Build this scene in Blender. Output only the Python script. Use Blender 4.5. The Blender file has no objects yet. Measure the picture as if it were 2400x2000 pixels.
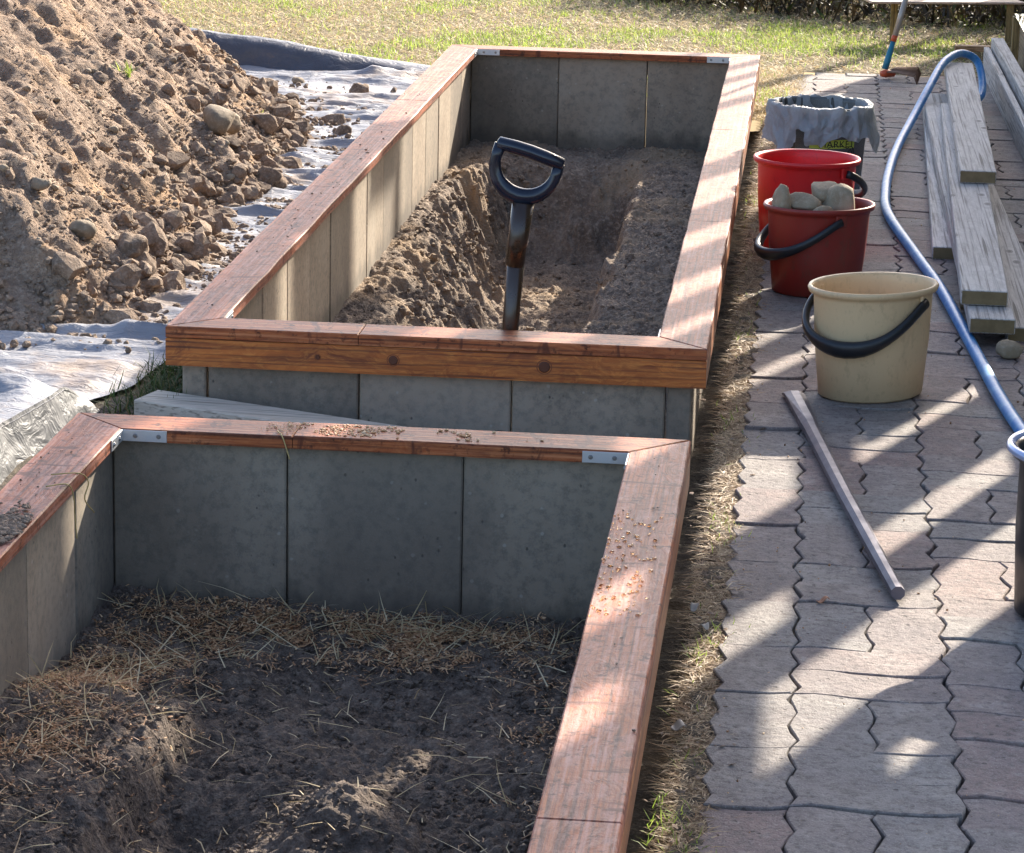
import bpy, bmesh, math, random
import numpy as np
from mathutils import Matrix, Vector
random.seed(4); RNG = np.random.default_rng(11)
S = bpy.context.scene
COL = S.collection

# ------------------------------------------------------------------ camera
cam_d = bpy.data.cameras.new('camera'); cam = bpy.data.objects.new('camera', cam_d); COL.objects.link(cam)
CP = Vector((1.22604, -5.63981, 1.43732))
yaw, pit, rol = 0.09615, 0.24727, 0.02238
fw = Vector((-math.sin(yaw)*math.cos(pit), math.cos(yaw)*math.cos(pit), -math.sin(pit)))
rt = Vector((math.cos(yaw), math.sin(yaw), 0)); up = rt.cross(fw)
r2 = rt*math.cos(rol)+up*math.sin(rol); u2 = -rt*math.sin(rol)+up*math.cos(rol)
M = Matrix((r2, u2, -fw)).transposed().to_4x4(); M.translation = CP
cam.matrix_world = M
cam_d.sensor_width = 36; cam_d.sensor_fit = 'HORIZONTAL'; cam_d.lens = 7062.7/2400*36
cam_d.clip_start = 0.05; cam_d.clip_end = 500
S.camera = cam

# ------------------------------------------------------------------ light
AZ = math.radians(22.5); EL = math.radians(26.5)
w = bpy.data.worlds.new('World'); S.world = w; w.use_nodes = True
wn = w.node_tree.nodes; wl = w.node_tree.links
sky = wn.new('ShaderNodeTexSky'); sky.sky_type = 'NISHITA'; sky.sun_disc = False
sky.air_density = .75; sky.dust_density = 2.2; sky.ozone_density = .7; sky.sun_elevation = EL; sky.sun_rotation = AZ
wn['Background'].inputs[1].default_value = 0.15
wl.new(sky.outputs[0], wn['Background'].inputs[0])
sd = bpy.data.lights.new('sun', 'SUN'); sd.energy = 5.0; sd.angle = math.radians(0.45); sd.color = (1, 0.9, 0.76)
sun = bpy.data.objects.new('sun', sd); COL.objects.link(sun)
sdir = Vector((math.sin(AZ)*math.cos(EL), math.cos(AZ)*math.cos(EL), math.sin(EL)))
sun.rotation_euler = sdir.to_track_quat('Z', 'Y').to_euler(); sun.location = sdir*20
S.view_settings.view_transform = 'Standard'; S.view_settings.look = 'None'
S.view_settings.exposure = 1.42; S.view_settings.gamma = 1

# ------------------------------------------------------------------ noise
def _h(ix, iy, s):
    n = (ix*374761393 + iy*668265263 + s*1442695041) & 0xffffffff
    n = ((n ^ (n >> 13))*1274126177) & 0xffffffff
    return ((n ^ (n >> 16)) & 0xffff)/65535.0
def vn(x, y, s=0):
    x = np.asarray(x, float); y = np.asarray(y, float)
    ix = np.floor(x).astype(np.int64); iy = np.floor(y).astype(np.int64)
    fx = x-ix; fy = y-iy; fx = fx*fx*(3-2*fx); fy = fy*fy*(3-2*fy)
    return (_h(ix, iy, s)*(1-fx)+_h(ix+1, iy, s)*fx)*(1-fy)+(_h(ix, iy+1, s)*(1-fx)+_h(ix+1, iy+1, s)*fx)*fy
def fbm(x, y, s=0, o=4, ridge=False):
    a = 0; k = 0.5; t = 0
    for i in range(o):
        n = vn(x*2**i+17.3*i, y*2**i-9.1*i, s+i)
        if ridge: n = 1-abs(2*n-1)
        a = a+k*n; t += k; k *= .5
    return a/t
def sst(a, b, x):
    t = np.clip((x-a)/(b-a), 0, 1); return t*t*(3-2*t)

# ------------------------------------------------------------------ object helpers
def tag(o, label=None, cat=None, group=None, kind=None):
    if label: o['label'] = label
    if cat: o['category'] = cat
    if group: o['group'] = group
    if kind: o['kind'] = kind
    return o
def thing(name, loc, label, cat, group=None, rot=None):
    o = bpy.data.objects.new(name, None); o.empty_display_size = .05; COL.objects.link(o); o.location = loc
    if rot: o.rotation_euler = rot
    return tag(o, label, cat, group)
def root_of(p):
    v = Vector((0, 0, 0))
    while p: v += p.location; p = p.parent
    return v
def link(name, me, mat=None, parent=None, world=True):
    """mesh given in world coordinates (world) or already local"""
    o = bpy.data.objects.new(name, me); COL.objects.link(o)
    if mat: 
        if not me.materials: me.materials.append(mat)
    if parent:
        o.parent = parent
        if world: me.transform(Matrix.Translation(-root_of(parent)))
    return o
def from_py(name, v, f, mat, parent=None, smooth=False, world=True):
    me = bpy.data.meshes.new(name); me.from_pydata([tuple(map(float, p)) for p in v], [], [tuple(map(int, q)) for q in f]); me.update()
    if smooth: me.polygons.foreach_set('use_smooth', [True]*len(me.polygons))
    return link(name, me, mat, parent, world)
def np_mesh(name, V, F, mat, parent=None, smooth=False, world=True):
    V = np.ascontiguousarray(V, np.float32); F = np.ascontiguousarray(F, np.int32); n = F.shape[1]
    me = bpy.data.meshes.new(name); me.vertices.add(len(V)); me.vertices.foreach_set('co', V.ravel())
    me.loops.add(F.size); me.loops.foreach_set('vertex_index', F.ravel())
    me.polygons.add(len(F)); me.polygons.foreach_set('loop_start', np.arange(len(F), dtype=np.int32)*n)
    me.update(calc_edges=True)
    me.polygons.foreach_set('use_smooth', np.full(len(F), smooth)); me.update()
    return link(name, me, mat, parent, world)
def bm_obj(name, bm, mat, parent=None, smooth=False, world=True):
    me = bpy.data.meshes.new(name); bmesh.ops.recalc_face_normals(bm, faces=bm.faces); bm.to_mesh(me); bm.free()
    if smooth: me.polygons.foreach_set('use_smooth', [True]*len(me.polygons))
    return link(name, me, mat, parent, world)
def box_bm(x0, x1, y0, y1, z0, z1, bev=0.002, seg=1):
    bm = bmesh.new(); bmesh.ops.create_cube(bm, size=1)
    for v in bm.verts: v.co = ((x0+x1)/2+v.co.x*(x1-x0), (y0+y1)/2+v.co.y*(y1-y0), (z0+z1)/2+v.co.z*(z1-z0))
    if bev: bmesh.ops.bevel(bm, geom=bm.edges[:], offset=bev, segments=seg, affect='EDGES', clamp_overlap=True)
    return bm
def prism_bm(poly, z0, z1, bev=0.0015):
    bm = bmesh.new(); a = [bm.verts.new((x, y, z0)) for x, y in poly]; b = [bm.verts.new((x, y, z1)) for x, y in poly]
    n = len(poly); top = bm.faces.new(b); bm.faces.new(a[::-1])
    for i in range(n): bm.faces.new((a[i], a[(i+1) % n], b[(i+1) % n], b[i]))
    bm.normal_update()
    if bev: bmesh.ops.bevel(bm, geom=list(top.edges), offset=bev, segments=1, affect='EDGES', clamp_overlap=True)
    return bm
def oriented_box(a, b, wd, th, bev=.002, lift=0):
    """board from a to b (centre of its underside), width wd, thickness th -> bmesh in world coords"""
    a = Vector(a); b = Vector(b); L = (b-a).length; d = (b-a).normalized()
    s = d.cross(Vector((0, 0, 1))).normalized(); u = s.cross(d)
    bm = box_bm(0, L, -wd/2, wd/2, 0, th, bev)
    m = Matrix((d, s, u)).transposed().to_4x4(); 
    if m.determinant() < 0: m = Matrix((d, -s, u)).transposed().to_4x4()
    m.translation = a; bm.transform(m); return bm
def catmull(P, n=10):
    P = [Vector(p) for p in P]; Q = [P[0]*2-P[1]]+P+[P[-1]*2-P[-2]]; out = []
    for i in range(1, len(Q)-2):
        for k in range(n):
            t = k/n; a, b, c, d = Q[i-1:i+3]
            out.append(.5*((2*b)+(c-a)*t+(2*a-5*b+4*c-d)*t*t+(-a+3*b-3*c+d)*t**3))
    out.append(P[-1]); return out
def tube(name, P, R, mat, parent=None, sides=10, flat=None, smooth=True, world=True):
    """P list of points, R radius or list; flat: (normal vector, factor) squashes the section"""
    P = [Vector(p) for p in P]; n = len(P); R = [R]*n if not hasattr(R, '__len__') else R
    V = []; F = []; pn = None
    for i, p in enumerate(P):
        t = (P[min(i+1, n-1)]-P[max(i-1, 0)]).normalized()
        if pn is None:
            pn = t.orthogonal().normalized()
            if flat: pn = (Vector(flat[0])-t*t.dot(Vector(flat[0]))).normalized()
        else: pn = (pn-t*t.dot(pn)).normalized()
        b = t.cross(pn)
        for k in range(sides):
            a = 2*math.pi*k/sides; f = flat[1] if flat else 1
            V.append(p+(pn*math.cos(a)*f+b*math.sin(a))*R[i])
    for i in range(n-1):
        for k in range(sides):
            k2 = (k+1) % sides; F.append((i*sides+k, i*sides+k2, (i+1)*sides+k2, (i+1)*sides+k))
    F.append(tuple(range(sides))[::-1]); F.append(tuple(range((n-1)*sides, n*sides)))
    return from_py(name, V, F, mat, parent, smooth, world)
def grid(name, x, y, z, mat, parent=None, mask=None, smooth=True):
    ny, nx = x.shape; V = np.stack([x, y, z], -1).reshape(-1, 3)
    i = np.arange(ny*nx).reshape(ny, nx); F = np.stack([i[:-1, :-1], i[:-1, 1:], i[1:, 1:], i[1:, :-1]], -1).reshape(-1, 4)
    if mask is not None: F = F[mask[:-1, :-1].ravel()]
    return np_mesh(name, V, F, mat, parent, smooth)

# ------------------------------------------------------------------ materials
class NT:
    def __init__(s, name):
        s.m = bpy.data.materials.new(name); s.m.use_nodes = True; s.t = s.m.node_tree; s.b = s.t.nodes['Principled BSDF']
    def n(s, typ, **k):
        o = s.t.nodes.new('ShaderNode'+typ)
        for a, b in k.items(): setattr(o, a, b)
        return o
    def L(s, a, b): s.t.links.new(a, b)
    def coord(s, scale=(1, 1, 1), kind='Object'):
        c = s.n('TexCoord'); m = s.n('Mapping'); m.inputs['Scale'].default_value = scale
        s.L(c.outputs[kind], m.inputs[0]); return m.outputs[0]
    def noise(s, co, sc, det=4, rough=.55, dist=0):
        o = s.n('TexNoise'); o.inputs['Scale'].default_value = sc; o.inputs['Detail'].default_value = det
        o.inputs['Roughness'].default_value = rough; o.inputs['Distortion'].default_value = dist
        s.L(co, o.inputs['Vector']); return o.outputs['Fac']
    def vor(s, co, sc, feat='F1'):
        o = s.n('TexVoronoi'); o.feature = feat; o.inputs['Scale'].default_value = sc; s.L(co, o.inputs['Vector']); return o
    def ramp(s, f, pts):
        o = s.n('ValToRGB'); e = o.color_ramp.elements
        while len(e) < len(pts): e.new(.5)
        for k, (p, c) in enumerate(pts):
            e[k].position = p; e[k].color = (c, c, c, 1) if not hasattr(c, '__len__') else (*c, 1)
        s.L(f, o.inputs[0]); return o.outputs[0]
    def mix(s, f, a, b, mode='MIX'):
        o = s.n('Mix'); o.data_type = 'RGBA'; o.blend_type = mode
        if isinstance(f, (int, float)): o.inputs[0].default_value = f
        else: s.L(f, o.inputs[0])
        for k, v in ((6, a), (7, b)):
            if hasattr(v, 'is_linked'): s.L(v, o.inputs[k])
            else: o.inputs[k].default_value = (*v, 1)
        return o.outputs[2]
    def math(s, op, a, b=0):
        o = s.n('Math'); o.operation = op
        for k, v in ((0, a), (1, b)):
            if hasattr(v, 'is_linked'): s.L(v, o.inputs[k])
            else: o.inputs[k].default_value = v
        return o.outputs[0]
    def bump(s, h, strength=.5, dist=.002, prev=None):
        o = s.n('Bump'); o.inputs['Strength'].default_value = strength; o.inputs['Distance'].default_value = dist
        s.L(h, o.inputs['Height'])
        if prev: s.L(prev, o.inputs['Normal'])
        return o.outputs[0]
    def out(s, col=None, rough=None, nrm=None, **k):
        for nm, v in (('Base Color', col), ('Roughness', rough), ('Normal', nrm)):
            if v is None: continue
            if hasattr(v, 'is_linked'): s.L(v, s.b.inputs[nm])
            elif hasattr(v, '__len__'): s.b.inputs[nm].default_value = (*v, 1)
            else: s.b.inputs[nm].default_value = v
        for a, v in k.items(): s.b.inputs[a.replace('_', ' ')].default_value = v
        return s.m

def soil_mat(name, dark, mid, light, sc=1., bump=.004, tint=None):
    n = NT(name); co = n.coord(); a = n.noise(co, 6*sc, 5, .6); b = n.noise(co, 55*sc, 5, .65); c = n.noise(co, 260*sc, 3, .6)
    col = n.mix(n.ramp(a, [(.35, 0), (.65, 1)]), dark, mid)
    col = n.mix(n.ramp(b, [(.48, 0), (.75, .85)]), col, light)
    col = n.mix(n.ramp(b, [(.2, .6), (.42, 0)]), col, tuple(x*.45 for x in dark))
    if tint: col = n.mix(n.ramp(n.noise(co, 3*sc, 3), [(.5, 0), (.66, .8)]), col, tint)
    v = n.vor(co, 120*sc); col = n.mix(n.ramp(v.outputs['Distance'], [(.0, .3), (.16, 0)]), col, tuple(min(1, x*1.9) for x in light))
    h = n.mix(.4, b, c); nm = n.bump(h, 1, bump); nm = n.bump(v.outputs['Distance'], .5, bump*.6, nm)
    return n.out(col, .95, nm)
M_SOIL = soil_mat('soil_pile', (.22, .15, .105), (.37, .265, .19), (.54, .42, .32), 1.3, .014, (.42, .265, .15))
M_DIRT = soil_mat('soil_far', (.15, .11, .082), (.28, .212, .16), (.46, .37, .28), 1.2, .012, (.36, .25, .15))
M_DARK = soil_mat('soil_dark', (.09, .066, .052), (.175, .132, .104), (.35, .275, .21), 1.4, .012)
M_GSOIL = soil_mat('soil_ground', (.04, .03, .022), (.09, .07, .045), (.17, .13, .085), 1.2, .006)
M_CLOD = soil_mat('clod', (.17, .118, .082), (.3, .215, .15), (.48, .37, .28), 2, .006)

def stone_mat(name, a, b, c):
    n = NT(name); co = n.coord(); f = n.noise(co, 14, 5, .6); g = n.noise(co, 90, 4, .7)
    col = n.mix(n.ramp(f, [(.35, 0), (.65, 1)]), a, b); col = n.mix(n.ramp(g, [(.5, 0), (.72, .7)]), col, c)
    r = n.n('ObjectInfo'); col = n.mix(n.math('MULTIPLY', r.outputs['Random'], .35), col, tuple(x*.55 for x in a))
    return n.out(col, .85, n.bump(g, .8, .003))
M_STONE = stone_mat('stone', (.2, .15, .1), (.3, .235, .16), (.42, .34, .25))
M_GREYST = stone_mat('bucket_stone', (.25, .195, .125), (.36, .285, .185), (.44, .39, .3))

def concrete_mat():
    n = NT('concrete'); co = n.coord(); c2 = n.coord((1, 1, 1))
    a = n.noise(co, 5, 5, .6); b = n.noise(co, 60, 4, .7); g = n.noise(co, 400, 2, .6)
    r = n.n('ObjectInfo')
    col = n.mix(n.ramp(a, [(.3, 0), (.7, 1)]), (.33, .25, .175), (.42, .335, .245))
    col = n.mix(n.math('MULTIPLY', r.outputs['Random'], .45), col, (.15, .145, .115))
    col = n.mix(n.ramp(b, [(.35, .55), (.55, 0)]), col, (.12, .112, .092))
    col = n.mix(n.ramp(g, [(.5, 0), (.72, .35)]), col, (.32, .3, .26))
    v = n.vor(co, 26); w_ = n.noise(co, 70, 2)
    sp = n.ramp(n.math('ADD', v.outputs['Distance'], n.math('MULTIPLY', w_, .16)), [(.14, 1), (.18, 0)])
    col = n.mix(n.math('MULTIPLY', sp, .6), col, (.45, .41, .34))
    v2 = n.vor(n.coord((1.3, 1.3, .9)), 44); pit = n.ramp(v2.outputs['Distance'], [(.09, 1), (.15, 0)])
    pit = n.math('MULTIPLY', pit, n.ramp(n.noise(co, 17, 2), [(.54, 0), (.6, 1)])); col = n.mix(n.math('MULTIPLY', pit, .75), col, (.05, .045, .04))
    # damp stain where the slab meets the soil, ragged top edge; runs
    ge = n.n('NewGeometry'); sx = n.n('SeparateXYZ'); n.L(ge.outputs['Position'], sx.inputs[0])
    cg = n.n('Mapping'); cg.inputs['Scale'].default_value = (1, 1, .35); n.L(ge.outputs['Position'], cg.inputs[0])
    st = n.noise(cg.outputs[0], 22, 5, .65)
    zz = n.math('SUBTRACT', sx.outputs[2], n.math('MULTIPLY', n.math('SUBTRACT', st, .5), .11))
    stain = n.ramp(zz, [(0, 1), (1, 0)]); mr = n.n('MapRange'); mr.inputs[1].default_value = -.125; mr.inputs[2].default_value = -.085
    mr.inputs[3].default_value = .6; mr.inputs[4].default_value = 0; n.L(zz, mr.inputs[0])
    col = n.mix(mr.outputs[0], col, (.035, .031, .026))
    bl = n.noise(n.coord((1, 1, .5)), 3.2, 4, .65); ad = n.math('ADD', bl, n.math('MULTIPLY', n.math('SUBTRACT', r.outputs['Random'], .4), .26))
    col = n.mix(n.ramp(ad, [(.5, 0), (.68, .5)]), col, (.13, .105, .082)); col = n.mix(n.ramp(ad, [(.35, .35), (.5, 0)]), col, (.4, .35, .28))
    h = n.mix(.5, b, g); nm = n.bump(h, .55, .0012); nm = n.bump(n.math('MULTIPLY', pit, -1), .6, .0015, nm)
    return n.out(col, .88, nm)
M_CONC = concrete_mat()

def wood_mat(name, axis, dark, mid, light, rough=.5, dust=None, dustamt=.5, knots=True, gr=1., coat=0., spec=.5, check=False):
    n = NT(name); s = [38*gr]*3; s[axis] = 2.4*gr; co = n.coord(tuple(s)); iso = n.coord()
    wob = n.noise(iso, 5, 3); 
    k = n.coord(tuple(4.2 if i == axis else 11. for i in range(3)))
    v = n.vor(k, 1.0); kd = v.outputs['Distance']
    # grain lines bent around knots
    mp = n.n('Mapping'); n.L(co, mp.inputs[0]); add = n.n('VectorMath'); add.operation = 'ADD'
    cx = n.n('CombineXYZ'); e = n.math('MULTIPLY', n.ramp(kd, [(0, 1), (.35, 0)]), 2.2)
    for i in range(3):
        if i != axis: n.L(n.math('ADD', e, n.math('MULTIPLY', wob, 4)), cx.inputs[i])
    n.L(mp.outputs[0], add.inputs[0]); n.L(cx.outputs[0], add.inputs[1])
    g = n.noise(add.outputs[0], 1.0, 5, .65); fine = n.noise(add.outputs[0], 4.5, 4, .7)
    r = n.n('ObjectInfo')
    col = n.mix(n.ramp(g, [(.3, 0), (.62, 1)]), dark, mid)
    col = n.mix(n.ramp(fine, [(.45, 0), (.75, .8)]), col, light)
    col = n.mix(n.math('MULTIPLY', r.outputs['Random'], .3), col, tuple(x*.8 for x in mid))
    if knots:
        kk = n.ramp(kd, [(.04, 1), (.07, .6), (.085, .9), (.11, 0)])
        col = n.mix(n.math('MULTIPLY', kk, .8), col, tuple(x*.28 for x in dark))
    ls = [170.]*3; ls[axis] = 2.2; ln_ = n.noise(n.coord(tuple(ls)), 1, 3, .5, .3)
    col = n.mix(n.ramp(ln_, [(.36, .9), (.5, 0)]), col, tuple(x*.6 for x in dark))
    if dust: col = n.mix(n.ramp(ln_, [(.55, 0), (.66, .6)]), col, dust)
    if dust:
        d1 = n.noise(iso, 17, 6, .75, .6); d2 = n.noise(add.outputs[0], 3, 4, .8)
        f = n.math('MULTIPLY', n.ramp(d1, [(.36, .15), (.6, 1)]), n.ramp(d2, [(.4, 0), (.6, 1)]))
        col = n.mix(n.math('MULTIPLY', f, dustamt), col, dust)
        d3 = n.noise(iso, 42, 4, .7); col = n.mix(n.ramp(d3, [(.34, .85), (.44, 0)]), col, tuple(x*.5 for x in dark))
        cr = n.coord(tuple(26. if i == axis else 7. for i in range(3))); d4 = n.noise(cr, 1.0, 3, .6, .8)
        col = n.mix(n.ramp(d4, [(.33, .85), (.4, 0)]), col, dark)
    if check:
        v3 = n.coord(tuple(1.3 if i == axis else 60. for i in range(3))); ck = n.noise(v3, 1, 2, .5)
        col = n.mix(n.ramp(ck, [(.66, 0), (.69, .85)]), col, tuple(x*.3 for x in dark))
    nm = n.bump(g, .5, .0018); nm = n.bump(fine, .5, .0008, nm)
    if dust: nm = n.bump(n.noise(iso, 110, 3, .7), .5, .0012, nm)
    m = n.out(col, rough, nm); n.b.inputs['Specular IOR Level'].default_value = spec
    if coat: n.b.inputs['Coat Weight'].default_value = coat; n.b.inputs['Coat Roughness'].default_value = .35
    return m
RED = ((.1, .026, .013), (.37, .09, .026), (.54, .18, .055)); DUST = (.46, .25, .2)
M_FASX = wood_mat('stained_fascia_x', 0, (.14, .028, .007), (.5, .135, .02), (.75, .28, .055), .5, coat=.15, gr=.9)
M_FASY = wood_mat('stained_fascia_y', 1, (.15, .045, .018), (.4, .14, .04), (.58, .24, .08), .5, coat=.15)
M_TOPX = wood_mat('stained_top_x', 0, *RED, rough=.5, dust=(.58, .23, .1), dustamt=.25, spec=.3)
M_TOPY = wood_mat('stained_top_y', 1, *RED, rough=.55, dust=DUST, dustamt=.7, spec=.35)
M_GREYB = wood_mat('weathered_board', 1, (.32, .29, .26), (.55, .52, .48), (.68, .65, .61), .8, gr=1.2, check=True)
M_GREYBX = wood_mat('weathered_board_x', 0, (.45, .38, .29), (.62, .54, .43), (.7, .63, .53), .8, gr=.8, knots=False)
M_RAWX = wood_mat('raw_timber_x', 0, (.24, .13, .06), (.42, .25, .12), (.55, .36, .2), .7)
M_RAWZ = wood_mat('raw_timber_z', 2, (.12, .085, .03), (.3, .21, .08), (.42, .3, .12), .7)
M_RAWY = wood_mat('raw_timber_y', 1, (.2, .14, .08), (.36, .27, .16), (.5, .4, .26), .7)
M_PALE = wood_mat('pale_plank', 0, (.42, .28, .2), (.66, .48, .36), (.75, .6, .48), .65, knots=False)
M_ENDG = NT('end_grain'); _c = M_ENDG.coord(); M_ENDG = M_ENDG.out(M_ENDG.mix(M_ENDG.noise(_c, 60, 4), (.13, .09, .04), (.3, .22, .11)), .85)

def paver_mat():
    n = NT('paver'); r = n.n('ObjectInfo'); co0 = n.n('TexCoord'); ad = n.n('VectorMath'); ad.operation = 'ADD'
    n.L(co0.outputs['Object'], ad.inputs[0]); n.L(r.outputs['Location'], ad.inputs[1]); co = ad.outputs[0]
    hue = n.noise(co, 1.3, 2, .5)
    k = n.math('ADD', n.math('MULTIPLY', r.outputs['Random'], .65), n.math('MULTIPLY', hue, .55))
    col = n.ramp(k, [(.3, (.22, .205, .185)), (.52, (.225, .195, .172)), (.74, (.225, .175, .155)), (.95, (.23, .145, .122))])
    a = n.noise(co, 9, 5, .6); b = n.noise(co, 80, 5, .7); c = n.noise(co, 380, 2, .5)
    col = n.mix(n.ramp(a, [(.38, .55), (.58, 0)]), col, (.18, .15, .145))
    col = n.mix(n.ramp(a, [(.52, 0), (.72, .45)]), col, (.4, .36, .32))
    md = n.noise(co, 26, 5, .75); col = n.mix(n.ramp(md, [(.3, .8), (.48, 0)]), col, (.11, .088, .078)); col = n.mix(n.ramp(md, [(.55, 0), (.72, .6)]), col, (.36, .33, .29))
    col = n.mix(n.ramp(b, [(.34, .85), (.5, 0)]), col, (.1, .08, .072))
    col = n.mix(n.ramp(c, [(.56, 0), (.75, .4)]), col, (.5, .46, .42))
    v = n.vor(co, 38); pit = n.ramp(v.outputs['Distance'], [(.1, 1), (.17, 0)])
    sel = n.ramp(n.noise(co, 30, 1), [(.5, 0), (.55, 1)]); pit = n.math('MULTIPLY', pit, sel)
    col = n.mix(n.math('MULTIPLY', pit, .7), col, (.06, .05, .045))
    nm = n.bump(b, .9, .004); nm = n.bump(a, .5, .01, nm); nm = n.bump(c, .6, .0012, nm); nm = n.bump(n.math('MULTIPLY', pit, -1), .7, .002, nm)
    return n.out(col, .8, nm)
M_PAV = paver_mat()

def blade_mat(name, cols, trans=.25):
    n = NT(name); g = n.n('NewGeometry'); col = n.ramp(g.outputs['Random Per Island'], cols)
    m = n.out(col, .6); n.b.inputs['Transmission Weight'].default_value = 0
    tr = n.n('BsdfTranslucent'); n.L(col, tr.inputs[0]); mx = n.n('MixShader'); mx.inputs[0].default_value = trans
    n.L(n.b.outputs[0], mx.inputs[1]); n.L(tr.outputs[0], mx.inputs[2]); n.L(mx.outputs[0], n.t.nodes['Material Output'].inputs[0])
    return m
STRAW = [(0, (.34, .23, .11)), (.25, (.56, .43, .22)), (.6, (.74, .6, .36)), (.85, (.84, .72, .47)), (1, (.5, .33, .17))]
M_STRAW = blade_mat('dry_grass', STRAW, .4)
M_VERGE = blade_mat('dead_grass', [(0, (.13, .08, .04)), (.3, (.3, .19, .1)), (.65, (.48, .34, .19)), (.9, (.66, .52, .32)), (1, (.36, .18, .08))])
M_GREEN = blade_mat('green_grass', [(0, (.14, .2, .035)), (.5, (.3, .42, .07)), (1, (.5, .58, .14))], .5)
M_DGREEN = blade_mat('shaded_green_grass', [(0, (.03, .05, .012)), (.6, (.06, .11, .02)), (1, (.2, .16, .07))], .25)  # green blades with the shade of the bed corner put into the colour
M_BRUSH = blade_mat('brush', [(0, (.02, .017, .01)), (.5, (.07, .05, .025)), (.8, (.14, .09, .04)), (.93, (.08, .12, .03)), (1, (.3, .24, .15))], .1)
M_SAW = blade_mat('sawdust', [(0, (.5, .26, .12)), (.5, (.68, .42, .22)), (1, (.78, .56, .34))], .1)
M_MULCH = blade_mat('mulch', [(0, (.2, .1, .05)), (.35, (.44, .23, .11)), (.7, (.66, .38, .19)), (1, (.76, .54, .32))], .1)
def plain(name, c, rough=.5, metal=0, **k):
    n = NT(name); co = n.coord(); f = n.noise(co, 25, 4, .6); g = n.noise(co, 130, 3, .6)
    col = n.mix(n.ramp(f, [(.4, 0), (.75, .5)]), c, tuple(x*.72 for x in c))
    rg = n.ramp(f, [(.3, max(0, rough-.08)), (.7, min(1, rough+.12))])
    return n.out(col, rg, n.bump(g, .12, .0008), Metallic=metal, **k)
M_KNOT = plain('knot_wood', (.1, .028, .01), .5); M_KNOTR = plain('knot_ring', (.2, .055, .015), .5)
M_STEEL = plain('galvanised_steel', (.6, .62, .64), .42, .75)
M_SCREW = plain('screw_steel', (.3, .3, .3), .35, .9)
M_IRON = plain('iron_bar', (.15, .14, .165), .45, .6)
M_BLACK = plain('black_plastic', (.012, .014, .017), .38)
M_NAVY = plain('dark_grip', (.008, .013, .028), .16)
def dirty(name, c, dirt, rough=.4, amt=.5, trans=0):
    n = NT(name); co = n.coord((1, 1, .6)); f = n.noise(co, 7, 5, .65); g = n.noise(co, 55, 5, .75); h = n.noise(n.coord((60, 60, 3)), 1, 3)
    col = n.mix(n.ramp(f, [(.42, 0), (.75, amt)]), c, dirt); col = n.mix(n.ramp(g, [(.36, amt), (.46, 0)]), col, tuple(x*.8 for x in dirt)); sm = n.noise(n.coord((14, 14, 9)), 1, 5, .75, .5); col = n.mix(n.ramp(sm, [(.55, 0), (.68, amt)]), col, dirt)
    col = n.mix(n.ramp(h, [(.6, 0), (.75, amt*.5)]), col, tuple(min(1, x*1.25) for x in c))
    return n.out(col, n.ramp(f, [(.3, rough), (.7, rough+.25)]), n.bump(g, .15, .001), Subsurface_Weight=trans, Subsurface_Scale=.01) if trans else n.out(col, n.ramp(f, [(.3, rough), (.7, rough+.25)]), n.bump(g, .15, .001))
M_BEIGE = dirty('beige_plastic', (.66, .475, .265), (.42, .28, .16), .38, .3)
M_DRED = dirty('dark_red_plastic', (.24, .02, .013), (.17, .05, .03), .35, .6)
M_RED = dirty('red_plastic', (.6, .012, .014), (.4, .02, .02), .3, .35)
def tarp_mat():
    n = NT('tarp'); co = n.coord(); a = n.noise(co, 4, 4); b = n.noise(n.coord((14, 40, 20)), 1.4, 5, .62, 1.2); c = n.noise(co, 60, 4, .7)
    col = n.mix(n.ramp(a, [(.35, 0), (.7, 1)]), (.2, .207, .235), (.32, .325, .35))
    col = n.mix(n.ramp(c, [(.55, 0), (.75, .55)]), col, (.32, .23, .15))
    col = n.mix(n.ramp(n.noise(co, 2.2, 5, .7), [(.5, 0), (.62, .8)]), col, (.3, .215, .15))
    nm = n.bump(b, .55, .014); nm = n.bump(c, .15, .001, nm)
    return n.out(col, .42, nm)
M_TARP = tarp_mat()
n = NT('tarp_back_shaded'); co = n.coord(); M_TARPB = n.out(n.mix(n.noise(co, 8, 4), (.04, .042, .055), (.1, .105, .13)), .4, n.bump(n.noise(n.coord((9, 9, 9)), 2, 4, .6, 1), .5, .02))  # back of the tarp, darkened further to carry the shade on the fold

n = NT('tarp_underside'); co = n.coord(); M_TARPG = n.out(n.mix(n.noise(co, 8, 4), (.08, .084, .088), (.15, .155, .16)), .55, n.bump(n.noise(n.coord((9, 9, 9)), 2, 4, .6, 1), .5, .02))
# ------------------------------------------------------------------ scatter helpers
def ico_variants(sub, k, rough, seed, squash=(1, 1, 1)):
    r = np.random.default_rng(seed); out = []
    bm = bmesh.new(); bmesh.ops.create_icosphere(bm, subdivisions=sub, radius=1)
    V = np.array([v.co[:] for v in bm.verts]); F = np.array([[v.index for v in f.verts] for f in bm.faces]); bm.free()
    for i in range(k):
        o = r.uniform(0, 50, 3); s = r.uniform(.65, 1.25, 3)*squash
        d = 1+rough*((fbm(V[:, 0]*1.3+o[0]+V[:, 2]*.7, V[:, 1]*1.3+o[1]-V[:, 2]*.9, seed+i, 3)-.5)*2+.35*(fbm(V[:, 0]*4+o[1], V[:, 1]*4+V[:, 2]*4, i, 2)-.5)*2)
        W = V*d[:, None]
        for _ in range(5):  # facets
            nn = r.normal(size=3); nn /= np.linalg.norm(nn); c = r.uniform(.55, .85); dd = W@nn; W = W-np.where(dd > c, dd-c, 0)[:, None]*nn*.9
        out.append(W*s)
    return out, F
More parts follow.
